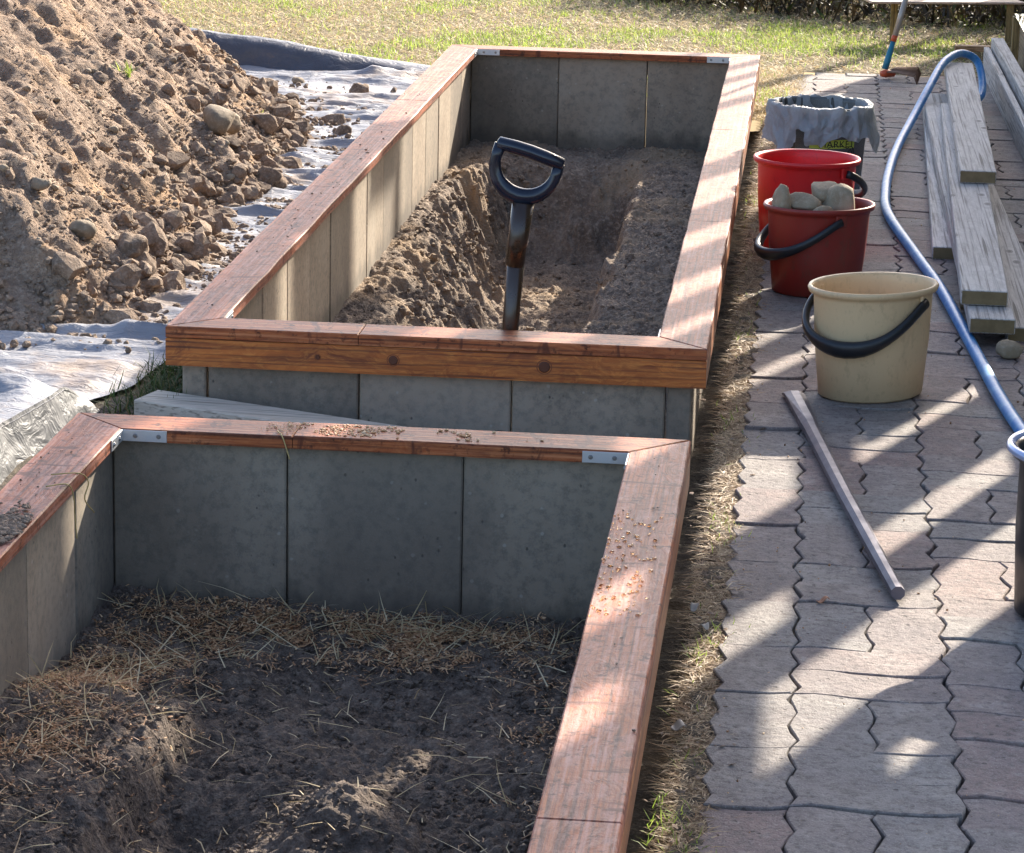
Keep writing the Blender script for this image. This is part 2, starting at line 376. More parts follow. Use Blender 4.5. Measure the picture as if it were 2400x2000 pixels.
def scatter(name, P, sz, mat, parent=None, sub=1, k=10, rough=.45, seed=1, squash=(1, 1, .8), smooth=False, sink=.3):
    var, F = ico_variants(sub, k, rough, seed, np.array(squash)); N = len(P); r = np.random.default_rng(seed+99)
    idx = r.integers(0, k, N); a = r.uniform(0, 6.28, N); tl = r.normal(0, .35, N); sz = np.asarray(sz)
    A = np.array(var)[idx]; ct, st = np.cos(tl)[:, None], np.sin(tl)[:, None]
    x, y, z = A[..., 0], A[..., 1]*ct-A[..., 2]*st, A[..., 1]*st+A[..., 2]*ct
    c, s = np.cos(a)[:, None], np.sin(a)[:, None]; X = x*c-y*s; Y = x*s+y*c
    V = np.stack([X, Y, z], -1)*sz[:, None, None]+np.asarray(P)[:, None, :]; V[..., 2] += (sz*(.8-sink*1.6)*.6)[:, None]
    nv = V.shape[1]; FF = F[None]+(np.arange(N)*nv)[:, None, None]
    return np_mesh(name, V.reshape(-1, 3), FF.reshape(-1, 3), mat, parent, smooth)
def blades(name, P, ln, wd, lean, mat, seed=1, curl=.5, parent=None, az=None):
    r = np.random.default_rng(seed); N = len(P); P = np.asarray(P); a = r.uniform(0, 6.283, N) if az is None else az
    dx, dy = np.cos(a), np.sin(a); d = np.stack([dx, dy, 0*dx], 1); s = np.stack([-dy, dx, r.uniform(-.5, .5, N)], 1)
    ln = np.broadcast_to(ln, N)[:, None]; wd = np.broadcast_to(wd, N)[:, None]; lean = np.broadcast_to(lean, N)[:, None]
    z = np.array([0, 0, 1.])
    side = r.normal(0, curl*.3, (N, 1))*s*[1, 1, 0]
    m = P+d*ln*.5*np.sin(lean)+z*ln*.5*np.cos(lean)+side*ln
    l2 = np.clip(lean+curl*r.uniform(.2, 1, (N, 1)), 0, 1.62)
    t = m+d*ln*.5*np.sin(l2)+z*ln*.5*np.cos(l2)
    V = np.stack([P-s*wd, P+s*wd, m-s*wd*.8, m+s*wd*.8, t], 1)
    F = np.array([[0, 1, 3], [0, 3, 2], [2, 3, 4]]); FF = F[None]+(np.arange(N)*5)[:, None, None]
    return np_mesh(name, V.reshape(-1, 3), FF.reshape(-1, 3), mat, parent)

# ================================================================== SETTING: ground
Z = 0.17663               # top of the beds above the path
FB = (0.0, 4.616)         # far bed, front and back edge
NB = (-3.21, -0.70529)    # near bed
W = 1.054
PX0, PX1, PY0, PY1 = 1.1305, 2.369, -3.36, 5.565
xs = [-60, .027, 1.16, PX1, 60]; ys = [-60, NB[0]+.027, FB[1]-.027, PY1, 90]
# one sheet to the horizon with an opening where the beds and the path are dug in
V = []; F = []
for j, y in enumerate(ys):
    for i, x in enumerate(xs): V.append((x, y, 0 if not (i in (0, 4) or j in (0, 4)) else -.0))
def cid(i, j): return j*len(xs)+i
for j in range(4):
    for i in range(4):
        if (i == 1 and j == 1) or (i == 2 and j in (1, 2)): continue
        F.append((cid(i, j), cid(i+1, j), cid(i+1, j+1), cid(i, j+1)))
n = NT('lawn_soil'); co = n.coord(); a = n.noise(co, 3, 5, .6); b = n.noise(co, 45, 5, .7)
col = n.mix(n.ramp(a, [(.4, 0), (.62, 1)]), (.2, .15, .08), (.13, .11, .05)); col = n.mix(n.ramp(b, [(.3, .7), (.55, 0)]), col, (.07, .05, .03))
M_LAWN = n.out(col, .95, n.bump(b, 1, .02))
tag(from_py('ground', V, F, M_LAWN), kind='structure')
# strip of bare soil between the beds and the path, and in the gap between the beds
x, y = np.meshgrid(np.linspace(1.0, 1.175, 26), np.linspace(NB[0], FB[1]-.02, 900))
z = -.004-.08*sst(1.098, 1.06, x+.02*(fbm(x*9, y*9, 3)-.5))+.022*(fbm(x*22, y*22, 5)-.5)-.012*sst(1.13, 1.16, x)
tag(grid('soil_strip', x, y, z, M_GSOIL), kind='structure')
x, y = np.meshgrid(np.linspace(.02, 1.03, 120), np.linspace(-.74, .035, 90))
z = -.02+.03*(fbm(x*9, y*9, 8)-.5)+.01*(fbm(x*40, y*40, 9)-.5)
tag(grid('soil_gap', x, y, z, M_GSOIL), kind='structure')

x, y = np.meshgrid(np.linspace(-.32, .04, 40), np.linspace(-3.2, .12, 300)); 
z = .003+.012*(fbm(x*25, y*25, 12)-.3)
tag(grid('gap_shade_sheet', x, y, z, M_GSOIL), kind='structure')  # dark soil sheet added to stand for the shade beside the near bed
# ================================================================== SETTING: path of interlocking pavers
path = from_py('path', [(PX0, PY0, -.012), (PX1, PY0, -.012), (PX1, PY1, -.012), (PX0, PY1, -.012)], [(0, 1, 2, 3)], M_GSOIL)
tag(path, kind='structure')
T = .1125
def zig(y):       # jagged sides
    t = (y/T+.13) % 1; tri = t*4 if t < .25 else (1-(t-.25)*4 if t < .5 else (-(t-.5)*4 if t < .75 else -1+(t-.75)*4))
    return (.0055+.003*vn(y*7, y*0+3.3, 5))*tri
def wav(x): return .0075*math.sin((x-1.243)/.225*2*math.pi+.6)+.002*math.sin((x-1.243)/.1125*2*math.pi)
def paver_poly(x0, x1, y0, y1, g=.0017):
    nx = max(3, int((x1-x0)/.028)); pts = []
    tk = [k*T/4-.13*T for k in range(int(math.floor(y0/(T/4)))-1, int(math.ceil(y1/(T/4)))+3)]
    ty = [t for t in tk if y0+.008 < t < y1-.008]
    for i in range(nx+1): xx = x0+(x1-x0)*i/nx; pts.append((xx, y0, 0, 1))
    for t in ty: pts.append((x1, t, -1, 0))
    for i in range(nx+1): xx = x1-(x1-x0)*i/nx; pts.append((xx, y1, 0, -1))
    for t in ty[::-1]: pts.append((x0, t, 1, 0))
    out = []
    for (px, py, gx, gy) in pts:
        qx, qy = px, py
        if px in (x0, x1) or abs(px-x0) < 1e-9 or abs(px-x1) < 1e-9:
            qx += zig(py); gx = 1 if abs(px-x0) < 1e-9 else -1
        if gy: qy += wav(px)
        out.append((qx+gx*g, qy+gy*g))
    return out
specs = []
def inframe(x, y): return x < 1.56+.0665*(y+2.2)+.16 and y > -2.55
y = PY0
k0 = math.floor((PY0+1.935)/.225)
for k in range(k0, 40):                      # upright edge course
    a = -1.935+.225*k
    if a > PY0-.01 and a+.225 < PY1+.01: specs.append((1.1305, 1.243, a, a+.225))
for c in range(5):
    x0 = 1.243+.2254*c; off = [0, -.15, .1125, -.05, .17][c]
    for k in range(-5, 20):
        b = -1.935+off+.45*k
        cells = [(x0, x0+.2254, b, b+T), (x0, x0+.2254, b+T, b+2*T), (x0, x0+.1127, b+2*T, b+4*T), (x0+.1127, x0+.2254, b+2*T, b+4*T)]
        for s_ in cells:
            s_ = (s_[0], s_[1], max(s_[2], PY0+.002), min(s_[3], PY1-.002))
            if s_[3]-s_[2] > .03: specs.append(s_)
specs.sort(key=lambda s: (not inframe((s[0]+s[1])/2, (s[2]+s[3])/2), s[2]))
rest = bmesh.new()
for i, (x0, x1, y0, y1) in enumerate(specs):
    cx, cy = (x0+x1)/2, (y0+y1)/2
    poly = [(px-cx+random.gauss(0, .001), py-cy+random.gauss(0, .0011)) for px, py in paver_poly(x0, x1, y0, y1, .0011+.0016*random.random()**1.5)]
    bm = prism_bm(poly, -.05, 0, .0017)
    m = Matrix.Translation((cx, cy, .002+random.gauss(0, .0014))) @ Matrix.Rotation(random.gauss(0, .011), 4, 'X') @ Matrix.Rotation(random.gauss(0, .008), 4, 'Y') @ Matrix.Rotation(random.gauss(0, .004), 4, 'Z')
    if i < 298:
        o = bm_obj('paver', bm, M_PAV, path, world=False); o.matrix_local = m
    else:
        bm.transform(m); me = bpy.data.meshes.new('t'); bm.to_mesh(me); bm.free(); rest.from_mesh(me); bpy.data.meshes.remove(me)
if len(rest.verts): tag(bm_obj('pavers_beyond', rest, M_PAV, path, world=False), kind='stuff')

# ================================================================== RAISED BEDS
def bed(y0, y1, nside, label, cuts_l, cuts_r, cuts_b, cuts_f, bracket_at_front=True):
    t = thing('raised_bed', (W/2, y0, 0), label, 'raised bed', 'concrete raised beds with stained timber rims')
    zt = Z-.022; zb = -.45; i0 = .027; th = .05
    def slab(x0, x1, ya, yb, g=.0018):
        j = random.gauss(0, .0007)
        bm = box_bm(x0+g, x1-g, ya+g, yb-g, zb, zt-.0005, .003); 
        bmesh.ops.translate(bm, verts=bm.verts, vec=(j, j, 0))
        o = bm_obj('concrete_slab', bm, M_CONC, t); return o
    ya, yb = y0+i0, y1-i0; L = (yb-ya)/nside
    for k in range(nside):
        slab(i0, i0+th, ya+k*L, ya+(k+1)*L); slab(W-i0-th, W-i0, ya+k*L, ya+(k+1)*L)
    for k in range(3):
        slab(i0+th+k*.3, i0+th+(k+1)*.3, ya, ya+th); slab(i0+th+k*.3, i0+th+(k+1)*.3, yb-th, yb, .0011)
    # fascia boards under the outside edge of the rim
    fz0, fz1 = Z-.078, Z-.0235
    def fas(poly, m): bm_obj('fascia_board', prism_bm(poly, fz0, fz1, .0015), m, t)
    e = .0262
    fas([(0, y0), (W, y0), (W-e, y0+e), (e, y0+e)], M_FASX); fas([(0, y1), (e, y1-e), (W-e, y1-e), (W, y1)], M_FASX)
    fas([(0, y0), (e, y0+e), (e, y1-e), (0, y1)], M_FASY); fas([(W, y0), (W, y1), (W-e, y1-e), (W-e, y0+e)], M_FASY)
    # mitred rim boards, each side butted from several lengths
    b = .098; g = .0006
    def run(side, cuts):
        c = [0]+cuts+[1]
        for a_, b_ in zip(c[:-1], c[1:]):
            if side in 'lr':
                yo0 = y0+(y1-y0)*a_; yo1 = y0+(y1-y0)*b_; yi0 = yo0 if a_ > 0 else y0+b; yi1 = yo1 if b_ < 1 else y1-b
                xo, xi = (0, b) if side == 'l' else (W, W-b); P = [(xo, yo0+g), (xi, yi0+g), (xi, yi1-g), (xo, yo1-g)]
            else:
                xo0 = W*a_; xo1 = W*b_; xi0 = xo0 if a_ > 0 else b; xi1 = xo1 if b_ < 1 else W-b
                yo, yi = (y0, y0+b) if side == 'f' else (y1, y1-b); P = [(xo0+g, yo), (xo1-g, yo), (xi1-g, yi), (xi0+g, yi)]
            if (side in 'lr'): nseg = max(1, int((yo1-yo0)/.12))
            else: nseg = max(1, int((xo1-xo0)/.12))
            # slightly wavy edges
            Q = []; m = len(P)
            for i in range(4):
                p, q = Vector(P[i]), Vector(P[(i+1) % 4]); Q.append(p)
                lng = abs(q.y-p.y) > .12 if side in 'lr' else abs(q.x-p.x) > .12
                if lng:
                    for s_ in range(1, nseg):
                        r_ = p.lerp(q, s_/nseg); d = random.gauss(0, .0007)
                        Q.append(Vector((r_.x+d, r_.y)) if side in 'lr' else Vector((r_.x, r_.y+d)))
            bm_obj('rim_board', prism_bm([(p.x, p.y) for p in Q], Z-.022, Z+random.uniform(-.0006, .0006), .0022), M_TOPY if side in 'lr' else M_TOPX, t)
    run('l', cuts_l); run('r', cuts_r); run('f', cuts_f); run('b', cuts_b)
    # steel corner brackets on the inner edge
    for sx in (0, 1):
        for sy in (0, 1):
            cx = b if sx == 0 else W-b; cy = y0+b if sy == 0 else y1-b; ux = 1 if sx == 0 else -1; uy = 1 if sy == 0 else -1
            bm = bmesh.new(); l = .078; k = .0022; z0, z1 = Z-.0215, Z-.002
            for (ax, ay, bx_, by_) in ((cx, cy, cx+ux*l, cy+uy*k), (cx, cy+uy*k, cx+ux*k, cy+uy*l)):
                m = box_bm(min(ax, bx_), max(ax, bx_), min(ay, by_), max(ay, by_), z0, z1, .0005); me = bpy.data.meshes.new('t'); m.to_mesh(me); m.free(); bm.from_mesh(me); bpy.data.meshes.remove(me)
            br = bm_obj('corner_bracket', bm, M_STEEL, t)
            for q in (.024, .064):
                for d in (0, 1):
                    sb = bmesh.new(); bmesh.ops.create_cone(sb, cap_ends=True, segments=14, radius1=.0042, radius2=.003, depth=.0022)
                    bmesh.ops.create_cone(sb, cap_ends=True, segments=6, radius1=.0018, radius2=.0014, depth=.0034)
                    if d == 0: sb.transform(Matrix.Translation((cx+ux*q, cy+uy*(k+.001), (z0+z1)/2)) @ Matrix.Rotation(-uy*math.pi/2, 4, 'X'))
                    else: sb.transform(Matrix.Translation((cx+ux*(k+.001), cy+uy*q, (z0+z1)/2)) @ Matrix.Rotation(ux*math.pi/2, 4, 'Y'))
                    me = bpy.data.meshes.new('screw'); sb.to_mesh(me); sb.free(); me.materials.append(M_SCREW)
                    o = bpy.data.objects.new('screw', me); COL.objects.link(o); o.parent = br; me.transform(Matrix.Translation(-t.location))
    return t
FBED = bed(*FB, 15, 'far raised bed of grey slabs with reddish brown rim and a trench dug inside', [.36, .7], [.3, .62], [], [.36])
bed(*NB, 8, 'near raised bed of grey slabs with reddish brown rim, its dark soil littered with straw', [.45], [.3], [.37], [.6])

for kx, kr in ((.448, .0095), (.742, .0115), (.30, .005)):
    bm = bmesh.new(); bmesh.ops.create_cone(bm, cap_ends=True, segments=18, radius1=kr, radius2=kr*.82, depth=.0016)
    bm.transform(Matrix.Translation((kx, -.0007, .128)) @ Matrix.Rotation(math.pi/2, 4, 'X')); bm_obj('knot', bm, M_KNOT, FBED)
    for f_ in (1.35,):
        V = []; F = []
        for k in range(25):
            a = 2*math.pi*k/24; V += [(kx+kr*1.15*math.cos(a), -.0004, .128+kr*1.1*math.sin(a)), (kx+kr*f_*math.cos(a), -.0004, .128+kr*f_*.95*math.sin(a))]
        for k in range(24): F.append((2*k, 2*k+1, 2*k+3, 2*k+2))
        from_py('knot_ring', V, F, M_KNOTR, FBED)

# ---- soil inside the beds
def pit_z(x, y):
    xl = np.interp(y, [0, 1, 1.5, 1.9, 2.3, 3.0, 3.5, 4.1, 4.6], [.24, .24, .2, .15, .11, .1, .12, .2, .3])
    nz = (fbm(x*7, y*7, 21, 4)-.5); nb = (fbm(x*24, y*24, 22, 3)-.5); nl = fbm(x*11+3, y*8, 25, 4)-.5
    xl = xl+nz*.14+nb*.06; xr = .71+(fbm(x*3, y*6, 26, 3)-.5)*.07+nb*.03
    cw = np.interp(y, [0, 1.6, 2.1, 2.6, 3.2, 4], [.22, .16, .26, .34, .26, .14])
    m = sst(xl, xl+cw, x)*sst(xr+.01, xr-.055, x)*sst(.25, 1.5, y)*sst(4.15+nz*.25, 3.85+nz*.25, y)
    band = 4*m*(1-m)
    fl = -.42+.22*sst(3.1, 1.2, y)+.05*(fbm(x*5, y*4, 30)-.5)+.02*nb+.05*np.clip(np.abs(x-.48)-.12, 0, 1)
    fl -= .03*np.exp(-((x-.42)/.13)**2-((y-1.75)/.16)**2)
    top = -.143+.035*nz+.014*nb-.012*sst(.2, .1, np.abs(x-.5))+.03*np.exp(-((x-.2)/.1)**2-((y-3.3)/.7)**2)-.06*np.exp(-((x-.17)/.045)**2-((y-2.95)/.13)**2)
    return top*(1-m)+fl*m+band*(.045*nl+.02*nb)
x, y = np.meshgrid(np.linspace(.07, .985, 200), np.linspace(.07, 4.545, 800))
x = x+.006*(fbm(x*30, y*30, 40, 2)-.5); 
z = pit_z(x, y)+.024*(fbm(x*40, y*30, 23, 3)-.5)+.012*(fbm(x*120, y*120, 24, 2)-.5)
tag(grid('trench_soil', x, y, z, M_DIRT), 'loose brown soil with a trench dug in it, inside the far bed', 'soil', kind='stuff')
def near_z(x, y):
    nz = (fbm(x*6, y*6, 51, 4)-.5)
    z = -.138+.03*nz
    z += .06*sst(.345, .31, x+.08*nz)*sst(-1.2, -1.5, y)                       # shoulder, front left
    z -= .02*sst(.35, 0, np.hypot(x-.55, (y+1.35)*.8))
    z -= .07*np.exp(-(((x-.40)/.07)**2+((y+1.72)/.12)**2))
    z += .075*np.exp(-(((x-.63)/.085)**2+((y+1.8)/.12)**2))
    z += .018*np.exp(-((x-.1)/.1)**2)+.01*np.exp(-((y+.8)/.1)**2)
    return z
x, y = np.meshgrid(np.linspace(.07, .985, 230), np.linspace(NB[0]+.07, -.775, 600))
z = near_z(x, y)+.034*(fbm(x*26, y*26, 53, 4)-.5)+.014*(fbm(x*110, y*110, 54, 2)-.5)
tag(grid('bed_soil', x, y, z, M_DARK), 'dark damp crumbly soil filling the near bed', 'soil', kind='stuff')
r = np.random.default_rng(5)
N = 9000; px = r.uniform(.09, .965, N); py = r.uniform(-2.35, -.8, N); sz = .002+.0045*r.random(N)**2+.008*(r.random(N) > .95)*r.random(N)
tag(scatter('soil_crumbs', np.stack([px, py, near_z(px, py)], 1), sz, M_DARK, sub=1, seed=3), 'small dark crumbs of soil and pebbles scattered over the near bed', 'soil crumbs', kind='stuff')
N = 4200; px = r.uniform(.09, .965, N); py = r.uniform(.15, 4.5, N); sz = .0025+.005*r.random(N)**3+.011*(r.random(N) > .992)
tag(scatter('trench_crumbs', np.stack([px, py, pit_z(px, py)], 1), sz, M_DIRT, sub=1, seed=4), 'pebbles and crumbs lying on the soil of the far bed', 'soil crumbs', kind='stuff')
# mulch, straw
def cl(n_, cx, cy, sx, sy): return np.stack([r.normal(cx, sx, n_), r.normal(cy, sy, n_)], 1)
P = np.concatenate([cl(3600, .42, -.9, .14, .06), cl(2600, .66, -.92, .13, .05), cl(500, .5, -1.02, .2, .05), cl(2600, .2, -1.15, .06, .16), cl(3200, .17, -1.5, .07, .2), cl(450, .87, -1.2, .05, .14), cl(350, .9, -1.6, .04, .2)])
P = P[fbm(P[:, 0]*16, P[:, 1]*16, 57, 3)+.25*r.random(len(P)) > .58]; P = P[(P[:, 0] > .09) & (P[:, 0] < .965) & (P[:, 1] < -.79)]
PZ = near_z(P[:, 0], P[:, 1])+.008
tag(scatter('wood_mulch', np.column_stack([P, PZ]), .0012+.0035*r.random(len(P))**3, M_MULCH, sub=1, seed=8, rough=.8, squash=(1, .6, .3)), 'reddish wood shavings and mulch strewn along the back and left of the near bed', 'mulch', kind='stuff')
Q = P[r.integers(0, len(P), 620)]+r.normal(0, .03, (620, 2)); Q = Q[(Q[:, 0] > .09) & (Q[:, 0] < .95) & (Q[:, 1] < -.8)]
tag(blades('straw', np.column_stack([Q, near_z(Q[:, 0], Q[:, 1])+.008]), r.uniform(.02, .13, len(Q))**1.05, .0011, r.uniform(1.0, 1.55, len(Q)), M_STRAW, 12, .35), 'loose straw stalks lying on the dark soil of the near bed', 'straw', kind='stuff')

Q = P[r.integers(0, len(P), 9000)]+r.normal(0, .012, (9000, 2)); Q = Q[(Q[:, 0] > .09) & (Q[:, 0] < .95) & (Q[:, 1] < -.79)]
tag(blades('wood_shavings', np.column_stack([Q, near_z(Q[:, 0], Q[:, 1])+.004]), r.uniform(.006, .022, len(Q)), r.uniform(.0006, .0018, len(Q)), r.uniform(.6, 1.6, len(Q)), M_MULCH, 14, 1.2), 'fine curled wood shavings strewn on the dark soil of the near bed', 'wood shavings', kind='stuff')
Q = np.stack([r.uniform(.1, .95, 320), r.uniform(-2.3, -.85, 320)], 1)
tag(blades('straw', np.column_stack([Q, near_z(Q[:, 0], Q[:, 1])+.01]), r.uniform(.015, .1, len(Q)), .0009, r.uniform(1.1, 1.6, len(Q)), M_STRAW, 15, .35), 'single straw stalks scattered over the bare middle of the near bed', 'straw', kind='stuff')
N = 1500; py = r.uniform(.4, 4.3, N); px = np.interp(py, [0, 1.5, 2.3, 3, 4.3], [.36, .33, .25, .2, .3])+r.normal(0, .06, N); px = np.clip(px, .09, .7)
tag(scatter('bank_clods', np.stack([px, py, pit_z(px, py)], 1), .004+.014*r.random(N)**3, M_DIRT, sub=2, k=12, rough=.6, seed=44), 'crumbly lumps along the left bank of the trench', 'clods', kind='stuff')
# ================================================================== SOIL PILE, TARP
XR = np.array([[-1, -3], [.3, -2.0], [.44, -.75], [.53, -.34], [.64, -.2], [1.65, -.19], [2.2, -.25], [2.6, -.2], [3.4, -.3], [4, -.42], [4.6, -.76], [5.2, -1.25], [6, -2.6]])
def pile_h(x, y):
    d = np.full(x.shape, 1e9); P = XR[:, ::-1]
    wob = .12*(fbm(x*3, y*3, 61, 3)-.5)
    for a, b in zip(P[:-1], P[1:]):
        ab = b-a; t = np.clip(((x-a[0])*ab[0]+(y-a[1])*ab[1])/(ab@ab), 0, 1)
        d = np.minimum(d, np.hypot(x-a[0]-t*ab[0], y-a[1]-t*ab[1]))
    ins = x < np.interp(y, XR[:, 0], XR[:, 1]); d = np.where(ins, d, -d)+wob
    z = .77*np.maximum(d, 0); z = 1.3*1.12*(1-np.exp(-z/1.3))
    return np.where(d > 0, z, d*.3)
x, y = np.meshgrid(np.linspace(-3.4, -.02, 330), np.linspace(.2, 6.3, 560))
h = pile_h(x, y); f = sst(0, .1, h)
g1 = fbm(x*3, y*3, 62, 4)-.5; g2 = fbm(x*10+y*4, y*10, 63, 4)-.5; g3 = fbm(x*34, y*34, 64, 3)-.5; g4 = fbm(x*90, y*90, 65, 2)-.5
z = h+f*(.12*g1+.08*g2+.035*g3+.018*g4)
PILE = grid('soil_pile', x, y, z, M_SOIL, mask=z > -.02)
tag(PILE, 'tall heap of excavated brown soil and clods beside the far bed', 'soil pile', kind='stuff')
def pile_surf(px, py):
    h = pile_h(px, py); f = sst(0, .1, h); return h+f*(.12*(fbm(px*3, py*3, 62, 4)-.5)+.08*(fbm(px*10+py*4, py*10, 63, 4)-.5))
r = np.random.default_rng(77)
N = 56000; py = r.uniform(.4, 5.6, N); u = r.random(N)**1.1; px = np.interp(py, XR[:, 0], XR[:, 1])+.03-u*1.7
hh = pile_surf(px, py); k = hh > -.004; low = np.clip(1-hh/.42, 0, 1)
keep = k & (r.random(N) < .45+.55*low); px, py, hh, low = px[keep], py[keep], hh[keep], low[keep]
sz = .0022+.0045*r.random(len(px))*(.4+low)+.018*low**1.5*r.random(len(px))**5
tag(scatter('soil_clods', np.stack([px, py, np.maximum(hh, .008)], 1), sz, M_CLOD, sub=1, k=16, rough=.6, seed=31), 'clods of earth and pebbles covering the lower slope of the soil heap', 'clods', kind='stuff')
N = 620; py = r.uniform(.6, 5.0, N); u = r.random(N)**2.4; px = np.interp(py, XR[:, 0], XR[:, 1])-.02-u*.55
hh = pile_surf(px, py); k = (hh > .0) & (hh < .1+.45*r.random(N)**2); px, py, hh = px[k], py[k], hh[k]
sz = .014+.026*r.random(len(px))**2.2
tag(scatter('big_clods', np.stack([px, py, np.maximum(hh, .01)], 1), sz, M_CLOD, sub=2, k=16, rough=.7, seed=32, smooth=False), 'larger lumps of brown earth rolled to the foot of the heap', 'clods', kind='stuff')
N = 260; py = r.uniform(.6, 4.2, N); u = r.random(N)**1.8; px = np.interp(py, XR[:, 0], XR[:, 1])-.0-u*.6
hh = pile_surf(px, py); k = hh > -.002
tag(scatter('pebbles', np.stack([px, py, np.maximum(hh, .01)], 1)[k], (.007+.011*r.random(N)**2)[k], M_STONE, sub=2, k=8, rough=.2, seed=33, smooth=True, squash=(1, .8, .7)), 'pale rounded pebbles among the clods of the soil heap', 'pebbles', kind='stuff')
# crumbs strewn over the tarp
N = 5200; py = r.uniform(.3, 4.9, N); py = np.where(r.random(N) < .6, py+.25*np.sin(py*7), py); u = r.exponential(.07+.13*fbm(py*2.5, py*0, 36, 3)**2, N); px = np.interp(py, XR[:, 0], XR[:, 1])+u-.02; k = (px < -.02) & (px > -2)
tag(scatter('tarp_crumbs', np.stack([px, py, np.full(N, .018)], 1)[k], (.0025+.011*r.random(N)**4)[k], M_CLOD, sub=2, seed=35), 'crumbs of earth scattered over the silvery tarp', 'soil crumbs', kind='stuff')
# individual stones one can point to
rocks = [(-.542, 4.673, .028, 'small round brown stone alone on the silver tarp, nearest the folded edge', M_STONE),
         (-.297, 4.488, .036, 'flat brown clod on the silver tarp beside the rim of the far bed', M_CLOD),
         (-.269, 3.79, .034, 'dark clod lying at the foot of the heap, upper one of the pair by the rim', M_CLOD),
         (-.205, 3.55, .032, 'dark clod lying at the foot of the heap, lower one of the pair by the rim', M_CLOD),
         (-.25, 2.472, .05, 'wide brown clod on the tarp halfway along the rim of the far bed', M_CLOD),
         (-.385, 2.481, .062, 'large tan angular rock at the right foot of the soil heap', M_STONE),
         (-.44, 2.75, .058, 'tan rock just above the large angular rock on the soil heap', M_STONE),
         (-.30, 1.02, .05, "large brown clod at the foot of the heap near the bed's front corner", M_CLOD),
         (-.39, .93, .036, 'round tan stone at the front foot of the soil heap', M_STONE),
         (-.50, .98, .03, 'small orange tan cobble at the front foot of the soil heap, left of the round stone', M_STONE),
         (-.49, 3.25, .055, 'dark brown clod sticking out of the right slope of the heap', M_CLOD),
         (-.37, 3.05, .05, 'greyish brown clod on the lower right slope of the heap', M_CLOD)]
for i, (x, y, s, lb, m) in enumerate(rocks):
    lb = lb.replace('lying at the foot of the heap, ', 'on the tarp, ').replace(' at the front foot of the soil heap', ' at the front of the heap')
    var, F = ico_variants(3, 1, .5 if m is M_CLOD else .3, 200+i*7, np.array((1.15, .95, .78)))
    zz = max(.006, float(pile_surf(np.array([x]), np.array([y]))[0]))
    o = from_py('rock' if m is M_STONE else 'clod', var[0]*s, F, m, smooth=True); o.location = (x, y, zz+s*.42); o.rotation_euler = (0, 0, i*1.3)
    tag(o, lb, 'rock' if m is M_STONE else 'clod')
# tarp
ty = [-2.3, -1.6, -.9, -.75, -.45, -.3, -.22, -.1, .05, .2, .42, .5, 5.1]; tx = [-.17, -.18, -.19, -.19, -.205, -.185, -.172, -.165, -.14, -.105, -.09, -.012, -.012]
v, u = np.meshgrid(np.linspace(-2.3, 5.05, 680), np.linspace(0, 1, 330), indexing='ij')
xr = np.interp(v, ty, tx)+.012*(fbm(v*6, v*0, 71)-.5); x = -2.6+(xr+2.6)*u; y = v
wr = fbm(x*2.2+.4*fbm(x*3, y*3, 70), y*9, 72, 4, True)
wr2 = fbm(x*7, y*24, 74, 3, True)
z = .006+.03*wr**3+.009*wr2**2+.03*fbm(x*1.1+.3*y, y*4.2, 76, 3, True)**6
ed = sst(.25, 0, xr-x)
z = .006+(z-.006)*(1-.85*sst(.07, 0, xr-x)*(y < .45))
z += .048*sst(.28, .0, xr-x)*sst(.0, -.16, y)+.02*sst(.2, -.1, y)+.05*np.exp(-((y+.12+.25*(x+.3))/.07)**2)*sst(-.9, -.5, x)*fbm(x*4, y*4, 75)*sst(.02, .14, xr-x)
z -= .12*np.exp(-(((x+.55)/.16)**2+((y+.1)/.1)**2))*0
TARP = thing('tarp', (-1.3, 2, 0), 'silver grey plastic tarp spread under the soil heap, its far edge folded up', 'tarp')
grid('tarp_sheet', x, y, z, M_TARP, TARP)
# near edge turned down beside the near bed
yy, ss = np.meshgrid(np.linspace(-.02, -2.2, 160), np.linspace(0, 1, 10)); xe = np.interp(yy, ty, tx)+.012*(fbm(yy*6, yy*0, 71)-.5)
cr = fbm(yy*9, ss*2, 84, 3)-.5
zt = .006+.048*sst(.0, -.16, yy)+.02*sst(.2, -.1, yy)+.004
grid('turned_edge', xe-.004+.03*ss+.012*cr*ss, yy, zt*(1-ss)+.01*cr*ss+.004, M_TARPG, TARP)
# folded-up far edge
uu, ss = np.meshgrid(np.linspace(-2.2, -.12, 260), np.linspace(0, 1, 14))
hgt = np.interp(uu, [-2.2, -1.2, -.97, -.7, -.45, -.28, -.12], [.18, .16, .135, .115, .07, .045, .025])
prof_y = np.interp(ss, [0, .35, .5, .65, 1], [4.99, 5.04, 5.09, 5.15, 5.22]); prof_z = np.interp(ss, [0, .35, .5, .65, 1], [.1, .8, 1.0, .85, .05])
cr = fbm(uu*8, ss*3, 81, 4)-.5
grid('folded_edge', uu, prof_y+.05*cr+.03*(fbm(uu*2.5, ss*0, 83)-.5), prof_z*hgt*(1+.1*(fbm(uu*6, ss*0, 82)-.5))+.012*cr*ss+.006, M_TARPB, TARP)

